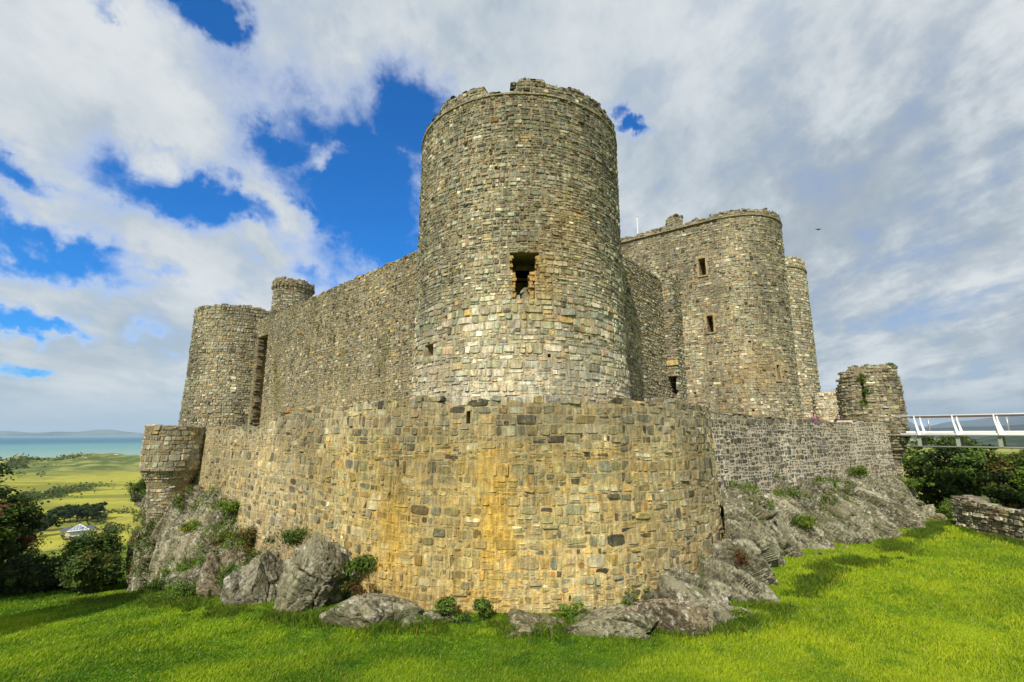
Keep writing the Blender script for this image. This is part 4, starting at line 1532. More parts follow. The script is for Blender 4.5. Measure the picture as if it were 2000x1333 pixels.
LEFT_ROWS = [
    [(-10.3, 23.4, -5.0), (-12.6, 25.3, -5.0), (-13.6, 26.3, -4.6), (-14.6, 27.2, -3.2), (-16.8, 29.2, -2.6), (-19.0, 31.0, -3.4), (-20.8, 31.6, -4.8), (-22.5, 32.0, -4.2), (-24.2, 33.8, -3.3), (-26.2, 37.0, -3.4)],
    [(-10.0, 22.2, -5.3), (-12.2, 23.9, -5.4), (-13.9, 25.2, -5.1), (-15.2, 26.6, -4.0), (-17.3, 28.5, -3.7), (-19.1, 29.8, -4.6), (-20.9, 30.5, -5.4), (-22.4, 31.2, -5.0), (-23.9, 32.8, -4.6), (-25.6, 35.4, -5.0)],
    [(-9.6, 20.4, -5.6), (-11.6, 21.9, -5.9), (-13.8, 23.6, -6.2), (-15.6, 25.3, -6.2), (-17.4, 27.3, -6.4), (-18.9, 28.4, -7.0), (-20.4, 29.2, -7.4), (-21.9, 30.4, -7.2), (-23.3, 32.0, -7.2), (-25.0, 34.6, -7.6)],
    [(-9.2, 19.0, -6.9), (-11.0, 20.2, -7.2), (-13.2, 22.0, -7.8), (-15.4, 24.2, -8.4), (-17.0, 26.0, -9.4), (-18.5, 27.2, -10), (-20.0, 28.4, -10.8), (-21.4, 29.7, -11.2), (-22.8, 31.2, -11.6), (-24.6, 34.0, -12)]]
VL = sheet('rock_outcrop', LEFT_ROWS, 400, 150, 'steep brown crag below the small corner turret at the left', .8, 15, LD, M_ROCKL, tint=(1.15, 1.15, 1.0), bulge=.3)


def boulder(center, size, rz, label, seed, amp=.22, tint=(1, 1, 1), dip=(.55, -.5, -.55), tiltx=0.0, n=80):
    th = np.linspace(0, 2 * pi, 2 * n, endpoint=False); ph = np.linspace(0, pi, n)
    PH, TH = np.meshgrid(ph, th, indexing='ij')
    P = np.stack([np.sin(PH) * np.cos(TH), np.sin(PH) * np.sin(TH), np.cos(PH)], -1)
    e = .72                                  # superquadric, blocky
    gb = np.random.default_rng(seed)
    pn = gb.normal(size=(15, 3)); pn /= np.linalg.norm(pn, axis=-1, keepdims=True)
    ph_ = gb.uniform(.62, .98, 15)
    rr_ = np.min(np.where(P @ pn.T > .05, ph_ / np.maximum(P @ pn.T, .05), 9), axis=-1)
    P = P * np.clip(rr_, .3, 1.25)[..., None]
    Q = P * np.array(size) / 2
    cz, sz = cos(rz), sin(rz); ct, st = cos(tiltx), sin(tiltx)
    y2 = Q[..., 1] * ct - Q[..., 2] * st; z2 = Q[..., 1] * st + Q[..., 2] * ct
    X = Q[..., 0] * cz - y2 * sz + center[0]; Y = Q[..., 0] * sz + y2 * cz + center[1]; Z = z2 + center[2]
    G = np.stack([X, Y, Z], -1)
    c = np.array(center)
    N = (G - c); N /= np.linalg.norm(N, axis=-1, keepdims=True)
    V = G + N * (rock_disp(G * 1.3, seed, amp * .8, dip))[..., None]
    V[0] = V[0].mean(0); V[-1] = V[-1].mean(0)
    m = 2 * n
    i, j = np.meshgrid(np.arange(n - 1), np.arange(m), indexing='ij')
    j2 = (j + 1) % m
    F = np.stack([i * m + j, (i + 1) * m + j, (i + 1) * m + j2, i * m + j2], -1).reshape(-1, 4)
    o = mesh_obj('boulder', V.reshape(-1, 3), F, M_ROCK, loc=tuple(center))
    o.color = (tint[0] * 1.08, tint[1] * 1.09, tint[2] * .98, 1)
    tag(o, label, 'rock')
    return o


# boulders at the foot of the outer wall (x, y, z), size
boulder((-6.6, 17.9, -5.05), (3.9, 2.9, 2.9), R(38), 'large rounded grey boulder leaning on the outer wall at left', 71, .34, (1.0, 1.0, .95))
boulder((-9.1, 18.9, -5.4), (2.4, 2.4, 2.3), R(50), 'jagged upright rock just left of the large rounded boulder', 72, .3)
boulder((-11.3, 20.6, -5.9), (2.0, 1.8, 2.4), R(30), 'narrow split rock in the weedy bank at left', 73, .3, (1.05, .95, .9))
boulder((-3.9, 15.6, -5.3), (2.9, 1.9, 1.4), R(-10), 'whitish low boulder at the wall foot right of the red dock plants', 74, .2, (1.25, 1.25, 1.2))
boulder((-2.4, 15.3, -5.5), (2.0, 1.3, 1.0), R(5), 'small brown rock in the grass left of the two leafy bushes', 75, .16)
boulder((.7, 15.05, -5.5), (3.2, 2.0, .95), R(-14), 'flat brown slab at the wall foot below the centre', 76, .18, (1.0, .9, .8), tiltx=R(-12))
boulder((2.75, 14.9, -5.35), (2.9, 2.2, 1.2), R(8), 'angular grey slab right of the tall grass tuft', 77, .2, (1.1, 1.1, 1.0), tiltx=R(-14))
boulder((4.3, 15.1, -5.3), (2.7, 2.3, 1.3), R(14), 'pinkish striped slab in the middle of the right-hand row', 78, .2, (1.10, .97, .90), tiltx=R(-16))
boulder((5.8, 15.3, -5.35), (3.0, 2.5, 1.2), R(24), 'lichen-spotted slab at the right end of the row of wall foot slabs', 79, .2, (1.1, 1.1, 1.05), tiltx=R(-16))
boulder((-12.9, 22.0, -6.2), (2.2, 2.2, 2.6), R(20), 'weathered rock knob among weeds below the steep left crag', 80, .32)
boulder((23.2, 28.9, -5.0), (1.4, .9, .55), R(30), 'small loose stone on the lawn between crag and dry-stone wall', 81, .1)
boulder((25.4, 30.2, -4.9), (.9, .7, .6), R(10), 'pale loose stone under the bushes beside the dry-stone wall', 82, .1, (1.3, 1.2, 1.05))


# ------------------------------------------------------------------ foliage
def leaf_mesh(C, N, size, tints, g, aspect=1.6, upright=0.0):
    """one kite per leaf"""
    n = len(C)
    a = g.normal(size=(n, 3)) + np.array([0, 0, upright]); a -= N * (a * N).sum(-1, keepdims=True); a /= np.linalg.norm(a, axis=-1, keepdims=True) + 1e-9
    b = np.cross(N, a)
    L = (size * g.uniform(.6, 1.3, n))[:, None]
    W = L / aspect
    V = np.stack([C - a * L * .5, C + b * W * .5 + N * L * .08, C + a * L * .5, C - b * W * .5 + N * L * .08], 1).reshape(-1, 3)
    F = np.arange(4 * n).reshape(n, 4)
    return V, F, np.repeat(tints, 4, axis=0)


def foliage(name, parent, lobes, n, size, cols, seed, clump=.35, shell=.72, loc=None, squash=1.0, ncl=None, aspect=1.6, upright=0.0):
    g = np.random.default_rng(seed)
    lob = np.array([[*c, r_] for (c, r_) in lobes])
    wts = lob[:, 3] ** 2; wts /= wts.sum()
    ncl = ncl or max(20, n // 28)
    li = g.choice(len(lob), ncl, p=wts)
    d = g.normal(size=(ncl, 3)); d /= np.linalg.norm(d, axis=-1, keepdims=True)
    rr = g.uniform(shell, 1.06, ncl) * (1 + .16 * vnoise(d * 2.5 + li[:, None], seed))
    cc = lob[li, :3] + d * (lob[li, 3] * rr)[:, None] * np.array([1, 1, squash])
    ci = g.integers(0, ncl, n)
    cr = (clump * g.uniform(.5, 1.3, ncl))[ci][:, None]
    P = cc[ci] + g.normal(size=(n, 3)) * cr * np.array([.6, .6, .38])
    N = d[ci] * .7 + g.normal(size=(n, 3)) * .55 + np.array([0, 0, .45])
    N /= np.linalg.norm(N, axis=-1, keepdims=True)
    pal = pick(cols, ncl, g)
    T = pal[ci] * g.uniform(.7, 1.35, (n, 1))
    V, F, T = leaf_mesh(P, N, size, T, g, aspect, upright)
    return mesh_obj(name, V, F, M_LEAF, parent, tint=T, loc=loc)


DG = (0.034, 0.062, 0.014); MG = (0.068, 0.12, 0.022); LG = (0.11, 0.19, 0.025); OL = (0.14, 0.13, 0.03); YG = (.16, .22, .03); RB = (.10, .045, .02)


def tree(name, base, h, lobes, n, size, cols, seed, label, cat='tree', trunk_r=.22, group=None, lean=(0, 0), clump=.45):
    r_ = empty(name, base, label, cat, group)
    b = Vector(base)
    mb = MB()
    topc = Vector(lobes[0][0])
    mb.tube([b, b.lerp(topc, .5) + Vector((.1, 0, 0)), topc], [trunk_r, trunk_r * .7, trunk_r * .3], 8)
    for (c, rr) in lobes[1:7]:
        s0 = b.lerp(topc, random.uniform(.35, .7))
        mb.tube([s0, s0.lerp(Vector(c), .55) + Vector((0, 0, .1)), Vector(c)], [trunk_r * .4, trunk_r * .28, trunk_r * .1], 6)
    mb.build('trunk', M_BARK, r_, smooth=True)
    foliage('crown', r_, lobes, n, size, cols, seed, clump=clump, ncl=max(30, n // 60))
    return r_


def lobeset(c, R_, nz, seed, k=9, sq=.8):
    g = random.Random(seed)
    out = [((c[0], c[1], c[2]), R_ * .72)]
    for i in range(k):
        a = g.uniform(0, 2 * pi); e = g.uniform(-.5, .9)
        q = R_ * g.uniform(.45, .7)
        out.append(((c[0] + cos(a) * q * cos(e), c[1] + sin(a) * q * cos(e), c[2] + sin(e) * q * sq), R_ * g.uniform(.32, .5)))
    return out


# right side trees
tree('broadleaf_tree', (34.6, 39.5, -9), 7, lobeset((34.6, 38.8, -3.6), 4.5, 1, 5, 13, .75), 26000, .26, [(DG, 3), (MG, 4), (LG, .8)], 201, 'dark rounded broadleaf tree under the white footbridge', 'tree', .35, 'trees at the right edge')
tree('broadleaf_tree', (36.2, 36.4, -9), 7, lobeset((36.4, 36.2, -3.7), 3.4, 1, 6, 10, .8), 16000, .26, [(OL, 3), (MG, 2), (LG, .6), ((.10, .08, .02), 1)], 202, 'olive brown tree at the right edge below the footbridge', 'tree', .3, 'trees at the right edge')
tree('broadleaf_tree', (40.5, 41.5, -10), 8, lobeset((40.5, 41.5, -4.3), 4.6, 1, 7, 10, .75), 14000, .3, [(MG, 3), (DG, 2), (LG, 1.4)], 203, 'mid green tree behind the olive brown tree', 'tree', .35, 'trees at the right edge')
tree('broadleaf_tree', (31.5, 33.5, -8), 4, lobeset((31.0, 33.6, -5.8), 2.3, 1, 8, 8, .7), 9000, .2, [(DG, 3), (MG, 3)], 204, 'low dark tree just behind the end of the dry-stone wall', 'tree', .2, 'trees at the right edge')
# left side trees
tree('broadleaf_tree', (-30.0, 27.6, -10), 7, lobeset((-30.2, 27.0, -4.9), 3.9, 1, 9, 12, 1.0), 21000, .24, [(DG, 5), (MG, 1.5), (RB, .3)], 211, 'tall dark tree cut by the left edge of the picture', 'tree', .3, 'trees beyond the lawn at left')
tree('broadleaf_tree', (-34.0, 33.4, -11), 5, lobeset((-33.6, 33.6, -7.9), 2.5, 1, 10, 9, .8), 10000, .22, [(DG, 3), (MG, 2), (OL, .5)], 212, 'rounded dark tree right of the tallest left-edge tree', 'tree', .25, 'trees beyond the lawn at left')


def bush(c, R_, n, size, cols, seed, label, sq=.8, cat='bush', clump=.3, group=None):
    r_ = empty('bush', (c[0], c[1], c[2] - R_ * .8), label, cat, group)
    mb = MB()
    for k in range(4):
        a = k * 1.6 + seed
        mb.tube([(c[0], c[1], c[2] - R_ * .8), (c[0] + cos(a) * R_ * .4, c[1] + sin(a) * R_ * .4, c[2] + R_ * .2)], [R_ * .05, R_ * .015], 5)
    mb.build('stem', M_BARK, r_)
    if cat == 'plant':
        gp = random.Random(seed)
        lb = [((c[0], c[1], c[2] - R_ * .3), R_ * .5)] + [((c[0] + gp.gauss(0, R_ * .75), c[1] + gp.gauss(0, R_ * .35), c[2] + gp.uniform(-.75, .25) * R_), R_ * gp.uniform(.12, .42)) for _ in range(11)]
        foliage('leaves', r_, lb, n, size * 1.25, cols, seed, clump=clump * 1.5, shell=.1, aspect=2.6, upright=1.4)
    else:
        foliage('leaves', r_, lobeset(c, R_, 1, seed, 7, sq), n, size, cols, seed, clump=clump, shell=.5)
    return r_


gB = 'bushes below the lawn at left'
bush((-29.8, 30.4, -8.9), 2.2, 10000, .2, [(DG, 4), (MG, 2)], 221, 'large dark bush under the left-edge tree', group=gB)
bush((-27.8, 31.6, -8.7), 2.1, 9000, .2, [(DG, 4), (MG, 2)], 222, 'dark bush in the middle of the row behind the sunken lawn', group=gB)
bush((-26.4, 33.0, -9.2), 1.6, 8000, .2, [(DG, 2), (MG, 3), (LG, .8)], 223, 'brighter green laurel bush at the right end of the row behind the lawn', group=gB)
bush((-24.3, 29.8, -7.7), 1.7, 8000, .17, [(DG, 2), (MG, 3), (OL, .8)], 224, 'bramble bush hugging the foot of the steep left crag', group=gB)
bush((-25.6, 31.4, -6.7), 1.3, 6000, .16, [(DG, 2), (MG, 3), (LG, .8)], 225, 'shrub growing up the left side of the steep crag', group=gB)
bush((-33.5, 29.5, -8.2), 2.7, 7000, .22, [(DG, 4), (MG, 1)], 226, 'dark bush at the very left edge behind the lawn', group=gB)
gC = 'leafy plants at the foot of the outer wall'
for k, (c, rr, n, cols, lab) in enumerate([
        ((-1.95, 15.45, -4.98), .33, 1500, [(MG, 2), (LG, 2)], 'left one of two leafy green bushes at the wall foot'),
        ((-.82, 15.35, -4.98), .32, 1500, [(MG, 2), (LG, 2)], 'right one of two leafy green bushes at the wall foot'),
        ((-1.5, 15.15, -5.2), .25, 800, [(MG, 2), (LG, 1)], 'low plant in the dip between the two leafy bushes'),
        ((-5.0, 16.9, -4.9), .28, 700, [(RB, 3), (OL, 1)], 'reddish dock plant by the whitish low boulder'),
        ((-5.5, 17.3, -4.8), .32, 900, [(MG, 2), (OL, 1)], 'green weed left of the reddish dock plant'),
        ((1.75, 15.35, -5.0), .26, 900, [(YG, 2), (LG, 2)], 'tall grass tuft between the brown and the grey slab'),
        ((6.55, 15.0, -5.0), .34, 1300, [(YG, 2), (LG, 2)], 'bright plant at the lower tip of the right crag'),
        ((7.7, 17.3, -4.0), .35, 900, [(RB, 2), (OL, 2), (LG, 1)], 'rusty fern in the cleft between the rounded wall and the right crag')]):
    bush(c, rr, n, .075, cols, 300 + k, lab, cat='bush' if k < 2 else 'plant', clump=.09, group=gC)
gD = 'weeds on the right crag'
for k, (c, rr, lab) in enumerate([((10.4, 23.0, -2.5), .5, 'yellow green weeds on the crag where the two outer walls meet'),
                                  ((13.4, 25.4, -2.9), .55, 'green weeds on the crag at the foot of the dark stone wall'),
                                  ((17.3, 28.2, -2.5), .6, 'round green shrub on the crag at the middle of the dark stone wall'),
                                  ((9.3, 20.8, -3.2), .4, 'trailing weeds down the crag beside the rounded wall'),
                                  ((21.2, 31.0, -2.1), .5, 'yellowish weeds on the crag below the bridge turret'),
                                  ((13.3, 23.0, -3.8), .3, 'small yellow green tuft half way down the crag'),
                                  ((26.4, 33.2, -3.0), .6, 'leafy weeds at the far end of the crag'),
                                  ((28.6, 32.6, -4.5), .9, 'bright green bush between the crag and the dry-stone wall')]):
    bush(c, rr, int(2600 * rr + 400), .1, [(LG, 3), (YG, 2), (MG, 1)], 330 + k, lab, cat='plant', clump=.14, group=gD)
gE = 'weeds on the left crag and bank'
for k, (c, rr, cols, lab) in enumerate([
        ((-11.8, 22.2, -5.2), .9, [(LG, 3), (MG, 2), (RB, .4)], 'mound of green weeds below the edge of the outer wall'),
        ((-12.9, 24.4, -4.7), .7, [(OL, 2), (LG, 1), (RB, 1.5)], 'reddish and green weeds against the wall edge'),
        ((-14.6, 23.6, -5.6), .9, [(LG, 3), (YG, 2)], 'bright weeds in the middle of the left bank'),
        ((-14.6, 26.3, -3.6), .6, [(LG, 3), (YG, 2)], 'grass patch in the hollow of the crag by the wall'),
        ((-16.9, 27.6, -4.7), .5, [(LG, 2), (YG, 2), ((.5, .4, .03), .5)], 'yellow flowering weeds on the face of the crag'),
        ((-10.2, 19.8, -5.0), .7, [(LG, 3), (MG, 2)], 'weeds between the jagged rock and the large boulder'),
        ((-12.6, 20.4, -5.9), .7, [(LG, 3), (YG, 1)], 'weeds in front of the narrow split rock'),
        ((-16.6, 24.0, -6.9), .7, [(MG, 2), (LG, 2)], 'weeds at the foot of the left crag'),
        ((-19.9, 29.3, -6.2), .5, [(MG, 2), (OL, 2)], 'dull green weeds high on the left crag'),
        ((-24.4, 33.4, -3.2), .8, [(MG, 2), (LG, 1)], 'shrub on the crag left of the small corner turret'),
        ((-7.9, 18.6, -3.6), .35, [(MG, 2), (OL, 1)], 'plant growing out of the wall above the large boulder'),
        ((-5.1, 17.3, -4.2), .28, [(MG, 2), (LG, 1)], 'small tuft on the right shoulder of the large boulder')]):
    bush(c, rr, int(3200 * rr + 400), .1, cols, 350 + k, lab, cat='plant', clump=.16, group=gE, sq=.6)
# weeds and grass lodged on the ledges of the crags
def crag_weeds(V, seed, thr, n, label, extra=None):
    g = np.random.default_rng(seed)
    du = np.gradient(V, axis=1); dv = np.gradient(V, axis=0)
    N = np.cross(du, dv); ar = np.linalg.norm(N, axis=-1); N = N / (ar[..., None] + 1e-9)
    N *= np.sign((N * (-V)).sum(-1, keepdims=True))
    P = V.reshape(-1, 3); N = N.reshape(-1, 3); ar = ar.ravel()
    msk = fbm(P * .55, 4, seed) + .35 * (N[:, 2] - .3)
    if extra is not None: msk = msk + extra(P)
    msk = msk + .25 * sstep(-5.0, -6.2, P[:, 2]) * 0
    wgt = ar * sstep(thr, thr + .12, msk)
    idx = g.choice(len(P), n, p=wgt / wgt.sum())
    C = P[idx] + N[idx] * g.uniform(0, .16, (n, 1)) + g.normal(0, .05, (n, 3))
    C[:, 2] += g.uniform(0, .12, n)
    NN = N[idx] * .4 + g.normal(size=(n, 3)) * .6 + np.array([0, 0, .5]); NN /= np.linalg.norm(NN, axis=-1, keepdims=True)
    k = fbm(C * 1.2, 2, seed + 3)
    T = pick([(LG, 3), (MG, 3), (YG, 1.5), (OL, 1)], n, g)
    T = np.where((k > .42)[:, None], np.array(RB) * 1.6, T)
    V_, F_, T_ = leaf_mesh(C, NN, .085 * g.uniform(.7, 1.5, n), T, g, 2.0)
    o = mesh_obj('undergrowth', V_, F_, M_LEAF, tint=T_); tag(o, label, 'weeds', kind='stuff')


def ex_left(P):
    d = np.hypot(P[:, 0] + 12.3, P[:, 1] - 22.8)
    d2 = np.hypot(P[:, 0] + 24.5, P[:, 1] - 30.5)
    return .55 * np.exp(-(d / 2.1) ** 2) + .5 * np.exp(-(d2 / 3.5) ** 2) + .12 * sstep(-4.5, -6.0, P[:, 2])


crag_weeds(VL, 11, .20, 52000, 'weeds and rough grass on the ledges of the left crag', ex_left)
crag_weeds(VR, 12, .36, 9000, 'weeds on the ledges of the right crag', lambda P: .12 * sstep(-4.6, -5.3, P[:, 2]) + .1 * sstep(-3.2, -2.6, P[:, 2]))


# ivy on the ruined bridge turret, plants on wall tops
def ivy(c, R_, n, parent, seed, sz=.09, cols=None):
    return foliage('ivy', parent, [(c, R_)], n, sz, cols or [(LG, 3), (YG, 2), (MG, 1)], seed, clump=.14, shell=.2)


v0 = Vector((-BT[0], -BT[1], 0)).normalized()
for k, (dx_, z_, r_) in enumerate(((-.25, 3.9, .32), (-.1, 3.1, .34), (-.3, 2.2, .3), (1.5, 4.9, .2))):
    p = Vector((BT[0], BT[1], z_)) + v0 * (1.95 if k < 3 else 1.1) + Vector((.8, -.6, 0)) * dx_
    ivy(tuple(p), r_, 500, btur, 400 + k)


# fringe of grass on the tower tops: one part per tower
def top_fringe(root, c, r_, a0, a1, z, n, seed):
    n = int(n * .5)
    g = np.random.default_rng(seed)
    an = R(a0) + (R(a1) - R(a0)) * g.random(n)
    an = an + .05 * np.sin(an * 31)
    keepc = n1d(an * r_, .8, seed) > -.05
    an = an[keepc]; n = len(an)
    rr = r_ - g.uniform(.0, .5, n)
    C = np.stack([c[0] + rr * np.cos(an), c[1] + rr * np.sin(an), z - .03 + g.uniform(0, .07, n)], -1)
    N = g.normal(size=(n, 3)); N[:, 2] *= .3; N /= np.linalg.norm(N, axis=-1, keepdims=True)
    T = pick([(OL, 2), (MG, 2), (LG, 1)], n, g)
    V, F, T = leaf_mesh(C, N, .14, T, g, 2.2)
    mesh_obj('grass_fringe', V, F, M_LEAF, root, tint=T)


top_fringe(main, MT, 5.3, -200, 20, 16.0, 2600, 1)
top_fringe(gate, G1, RG, aS - 5, aN, 17.1, 2600, 2)
top_fringe(swt, SW, 5.1, -250, 30, 13.3, 1800, 3)
top_fringe(gate2, G2, 3.9, aS, aN, 17.2, 900, 4)

# moss tufts that hang on the curtain wall
gm = np.random.default_rng(77)
mossC, mossN = [], []
for (t_, z_, k) in ((9, 9.0, 60), (11, 7.4, 90), (14, 8.8, 60), (17, 8.2, 70), (20, 8.6, 70), (22.5, 6.0, 90), (24.2, 5.2, 80), (7, 8.4, 50), (4, 4.2, 40), (19, 6.2, 60), (15.5, 6.9, 80)):
    q = A + dS * t_
    for _ in range(k):
        mossC.append((q[0] + dS[0] * gm.normal(0, .12) - .69 * .1, q[1] + dS[1] * gm.normal(0, .12) - .72 * .1, z_ + gm.normal(0, .3)))
mossC = np.array(mossC); mN = gm.normal(size=mossC.shape) + np.array([-.6, -.7, .4]); mN /= np.linalg.norm(mN, axis=-1, keepdims=True)
V, F, T = leaf_mesh(mossC, mN, .12, pick([(OL, 3), (MG, 2)], len(mossC), gm), gm)
mesh_obj('moss', V, F, M_LEAF, curt, tint=T)

# off-frame tree whose shadow lies on the lawn at left
tree('broadleaf_tree', (-23.4, 11.0, -6.6), 11, lobeset((-23.1, 10.9, 2.8), 4.3, 1, 31, 14, .8), 26000, .36, [(DG, 3), (MG, 3)], 251, 'tree beside the lawn left of the picture, seen by its shadow', 'tree', .35)

# distant pines on the plain
gP = 'dark pines on the coastal plain'
names = ['leftmost dark pine of the distant row', 'second distant pine from the left, tall', 'third distant pine in the row', 'fourth distant pine, slightly lower', 'fifth distant pine beside a gap', 'rightmost dark pine of the distant row', 'bushy tree in front of the left end of the distant pines', 'low wide tree left of the distant house']
for k, (px_, D_, h_) in enumerate([(108, 452, 9), (127, 455, 11), (138, 450, 11.5), (152, 452, 10.5), (171, 455, 11), (187, 450, 11), (93, 420, 10), (75, 400, 9)]):
    d = px_dir(px_, 1010); a_ = atan2(d.x, d.y)
    X, Y = D_ * sin(a_), D_ * cos(a_); zb = gz1(X, Y)
    lb = lobeset((X, Y, zb + h_ * .62), h_ * .5, 1, 500 + k, 8, .9)
    tree('pine_tree', (X, Y, zb), h_, lb, 2600, 1.1, [(DG, 3), ((.035, .055, .02), 2)], 520 + k, names[k], 'tree', .35, gP, clump=1.3)
# low scrub on the plain: uncountable
gs = np.random.default_rng(91)
Cs, Ns, Ts = [], [], []
for (px_, py_, wd, n) in ((70, 970, 60, 1500), (110, 962, 60, 1500), (60, 905, 90, 2600), (10, 912, 60, 1600), (120, 1000, 40, 0), (210, 1008, 60, 900), (60, 930, 20, 200), (170, 950, 50, 300), (230, 1015, 60, 1200), (190, 1040, 60, 2200), (120, 1060, 90, 2600)):
    d = px_dir(px_, py_); a_ = atan2(d.x, d.y)
    sl = d.z / math.hypot(d.x, d.y)
    D_ = -58.0 / sl
    if D_ < 340: D_ = 340 - (py_ - 1030) * 2.0
    for _ in range(n):
        aa = a_ + gs.normal(0, wd / 944 * .28); dd = D_ * (1 + gs.normal(0, .035))
        if vnoise(np.array([aa * 60, dd * .02, 3.])) < -.05: continue
        X, Y = dd * sin(aa), dd * cos(aa)
        Cs.append((X, Y, D_ * .0022 * abs(gs.normal()))); Ts.append(D_)
Cs = np.array(Cs); Cs[:, 2] += gz(Cs[:, 0], Cs[:, 1])
Ns = gs.normal(size=Cs.shape); Ns[:, 2] += 1; Ns /= np.linalg.norm(Ns, axis=-1, keepdims=True)
V, F, T = leaf_mesh(Cs, Ns, np.array(Ts) * .0035, pick([(DG, 2), (MG, 3), (OL, 1.4)], len(Cs), gs), gs)
o = mesh_obj('scrub', V, F, M_LEAF, tint=T); tag(o, 'patches of dark scrub on the plain', 'scrub', kind='stuff')

# ------------------------------------------------------------------ distant house with glazed lantern roof
d = px_dir(153, 1042); a_ = atan2(d.x, d.y); D_ = 385
HX, HY = D_ * sin(a_), D_ * cos(a_); HZ = gz1(HX, HY)
house = empty('house', (HX, HY, HZ), 'distant low cream house with a white glazed pyramid roof and slate wings', 'house')
hz = HZ + 1.2
fx = Vector((cos(a_), -sin(a_), 0)); fy = Vector((sin(a_), cos(a_), 0)); up = Vector((0, 0, 1)); Hc = Vector((HX, HY, hz))


def hp(x, y, z): return Hc + fx * x + fy * y + up * z


mb = MB(); mb.box(hp(0, 0, 1.0), (11, 8, 4.0), ax=(fx, fy, up)); mb.build('wall', M_RENDER, house)
mb = MB(); mb.add([hp(-8, -4.4, 2.9), hp(8, -4.4, 2.9), hp(8, 4.4, 2.9), hp(-8, 4.4, 2.9), hp(-5.4, 0, 4.9), hp(5.4, 0, 4.9)], [(0, 1, 5, 4), (1, 2, 5), (2, 3, 4, 5), (3, 0, 4), (3, 2, 1, 0)])
mb.build('roof', M_SLATE, house)
lant = MB(); lv = [hp(-5, -5, 3.0), hp(5, -5, 3.0), hp(5, 3, 3.0), hp(-5, 3, 3.0), hp(0, -1.2, 6.0)]
lant.add(lv, [(0, 1, 4), (1, 2, 4), (2, 3, 4), (3, 0, 4)]); lroof = lant.build('glass_roof', M_PANE, house)
mb = MB()
for k in range(9):
    f = k / 8; p = lv[0].lerp(lv[1], f); q = p.lerp(lv[4], 1 - abs(f - .5) * 0) if k in (0, 8, 4) else p + (lv[4] - (lv[0] + lv[1]) / 2) * (1 - abs(2 * f - 1))
    mb.tube([p + up * .1, q + up * .1], .16 if k in (0, 8) else .1, 5)
mb.tube([lv[0], lv[1]], .25, 5); mb.tube([lv[1], lv[2]], .2, 5); mb.tube([lv[2], lv[4]], .2, 5)
mb.build('glazing_bar', M_WHITE, lroof)

# ------------------------------------------------------------------ footbridge
bridge = empty('footbridge', (27.6, 33.6, -.9), 'white steel footbridge running out of the picture at right', 'bridge')
b0 = Vector((27.15, 33.9, 0)); bd = Vector((.66, -.75, 0)).normalized(); bn = Vector((-.75, -.66, 0)).normalized()   # bn towards the camera
BL = 17.0
RZ, TZ, LZ = 1.22, .05, -.78


def bp_(t, o_, z): return b0 + bd * t + bn * o_ + Vector((0, 0, z))


for side in (0.0, -2.0):
    mb = MB(); mb.tube([bp_(-.6, side, RZ), bp_(BL, side, RZ)], .042, 10); mb.build('handrail', M_ALU if side else M_WHITE, bridge, smooth=True)
    mb = MB(); mb.box(bp_(BL / 2, side + .012, RZ - .07), (BL, .03, .05), ax=(bd, bn, Vector((0, 0, 1)))); mb.build('rail_strip', M_WOOD, bridge)
    mb = MB(); mb.tube([bp_(-.3, side + .1, TZ - .08), bp_(BL, side + .1, TZ - .08)], .10, 14); mb.build('main_tube', M_WHITE, bridge, smooth=True)
    mb = MB(); mb.box(bp_(BL / 2, side + .02, TZ + .10), (BL, .05, .11), ax=(bd, bn, Vector((0, 0, 1)))); mb.build('kick_plate', M_WHITE, bridge)
    for k in range(9):
        t_ = .55 + k * 1.95
        mb = MB()
        q = [bp_(t_, side + .02, RZ), bp_(t_ + .02, side + .05, RZ - .35), bp_(t_ + .1, side + .14, .45), bp_(t_ + .2, side + .26, TZ - .1)]
        for a_i in range(3):
            pa, pb = q[a_i], q[a_i + 1]
            wa = (.03, .045, .06, .085)[a_i]; wb = (.03, .045, .06, .085)[a_i + 1]
            vs = []
            for (p, ww) in ((pa, wa), (pb, wb)):
                for (i_, j_) in ((-1, -1), (1, -1), (1, 1), (-1, 1)):
                    vs.append(p + bd * (ww * i_) + bn * (.035 * j_))
            mb.add(vs, [(0, 1, 5, 4), (1, 2, 6, 5), (2, 3, 7, 6), (3, 0, 4, 7)] + ([(3, 2, 1, 0)] if a_i == 0 else []) + ([(4, 5, 6, 7)] if a_i == 2 else []))
        mb.build('post', M_WHITE, bridge)
for k in range(9):
    t_ = .65 + k * 1.95
    mb = MB()
    vs = [bp_(t_ - .07, .12, TZ - .2), bp_(t_ + .07, .12, TZ - .2), bp_(t_ + .07, -.85, LZ), bp_(t_ - .07, -.85, LZ), bp_(t_ - .07, -.1, LZ), bp_(t_ + .07, -.1, LZ),
          bp_(t_ - .07, -2.12, TZ - .2), bp_(t_ + .07, -2.12, TZ - .2), bp_(t_ - .07, -1.9, LZ), bp_(t_ + .07, -1.9, LZ)]
    mb.box(bp_(t_, -.05, -.42), (.2, .22, .75), ax=(bd, bn, Vector((0, 0, 1))))
    mb.box(bp_(t_, -1.95, -.42), (.2, .22, .75), ax=(bd, bn, Vector((0, 0, 1))))
    mb.box(bp_(t_, -1.0, -.16), (.14, 2.1, .14), ax=(bd, bn, Vector((0, 0, 1))))
    mb.build('cross_frame', M_UNDER, bridge)
mb = MB(); mb.box(bp_(BL / 2, -1.0, -.05), (BL, 1.9, .07), ax=(bd, bn, Vector((0, 0, 1)))); mb.build('deck', M_UNDER, bridge)
for side in (-.02, -1.98):
    mb = MB(); mb.tube([bp_(-.2, side, LZ - .03), bp_(BL, side, LZ - .03)], .055, 10); mb.build('lower_chord', M_UNDER, bridge, smooth=True)
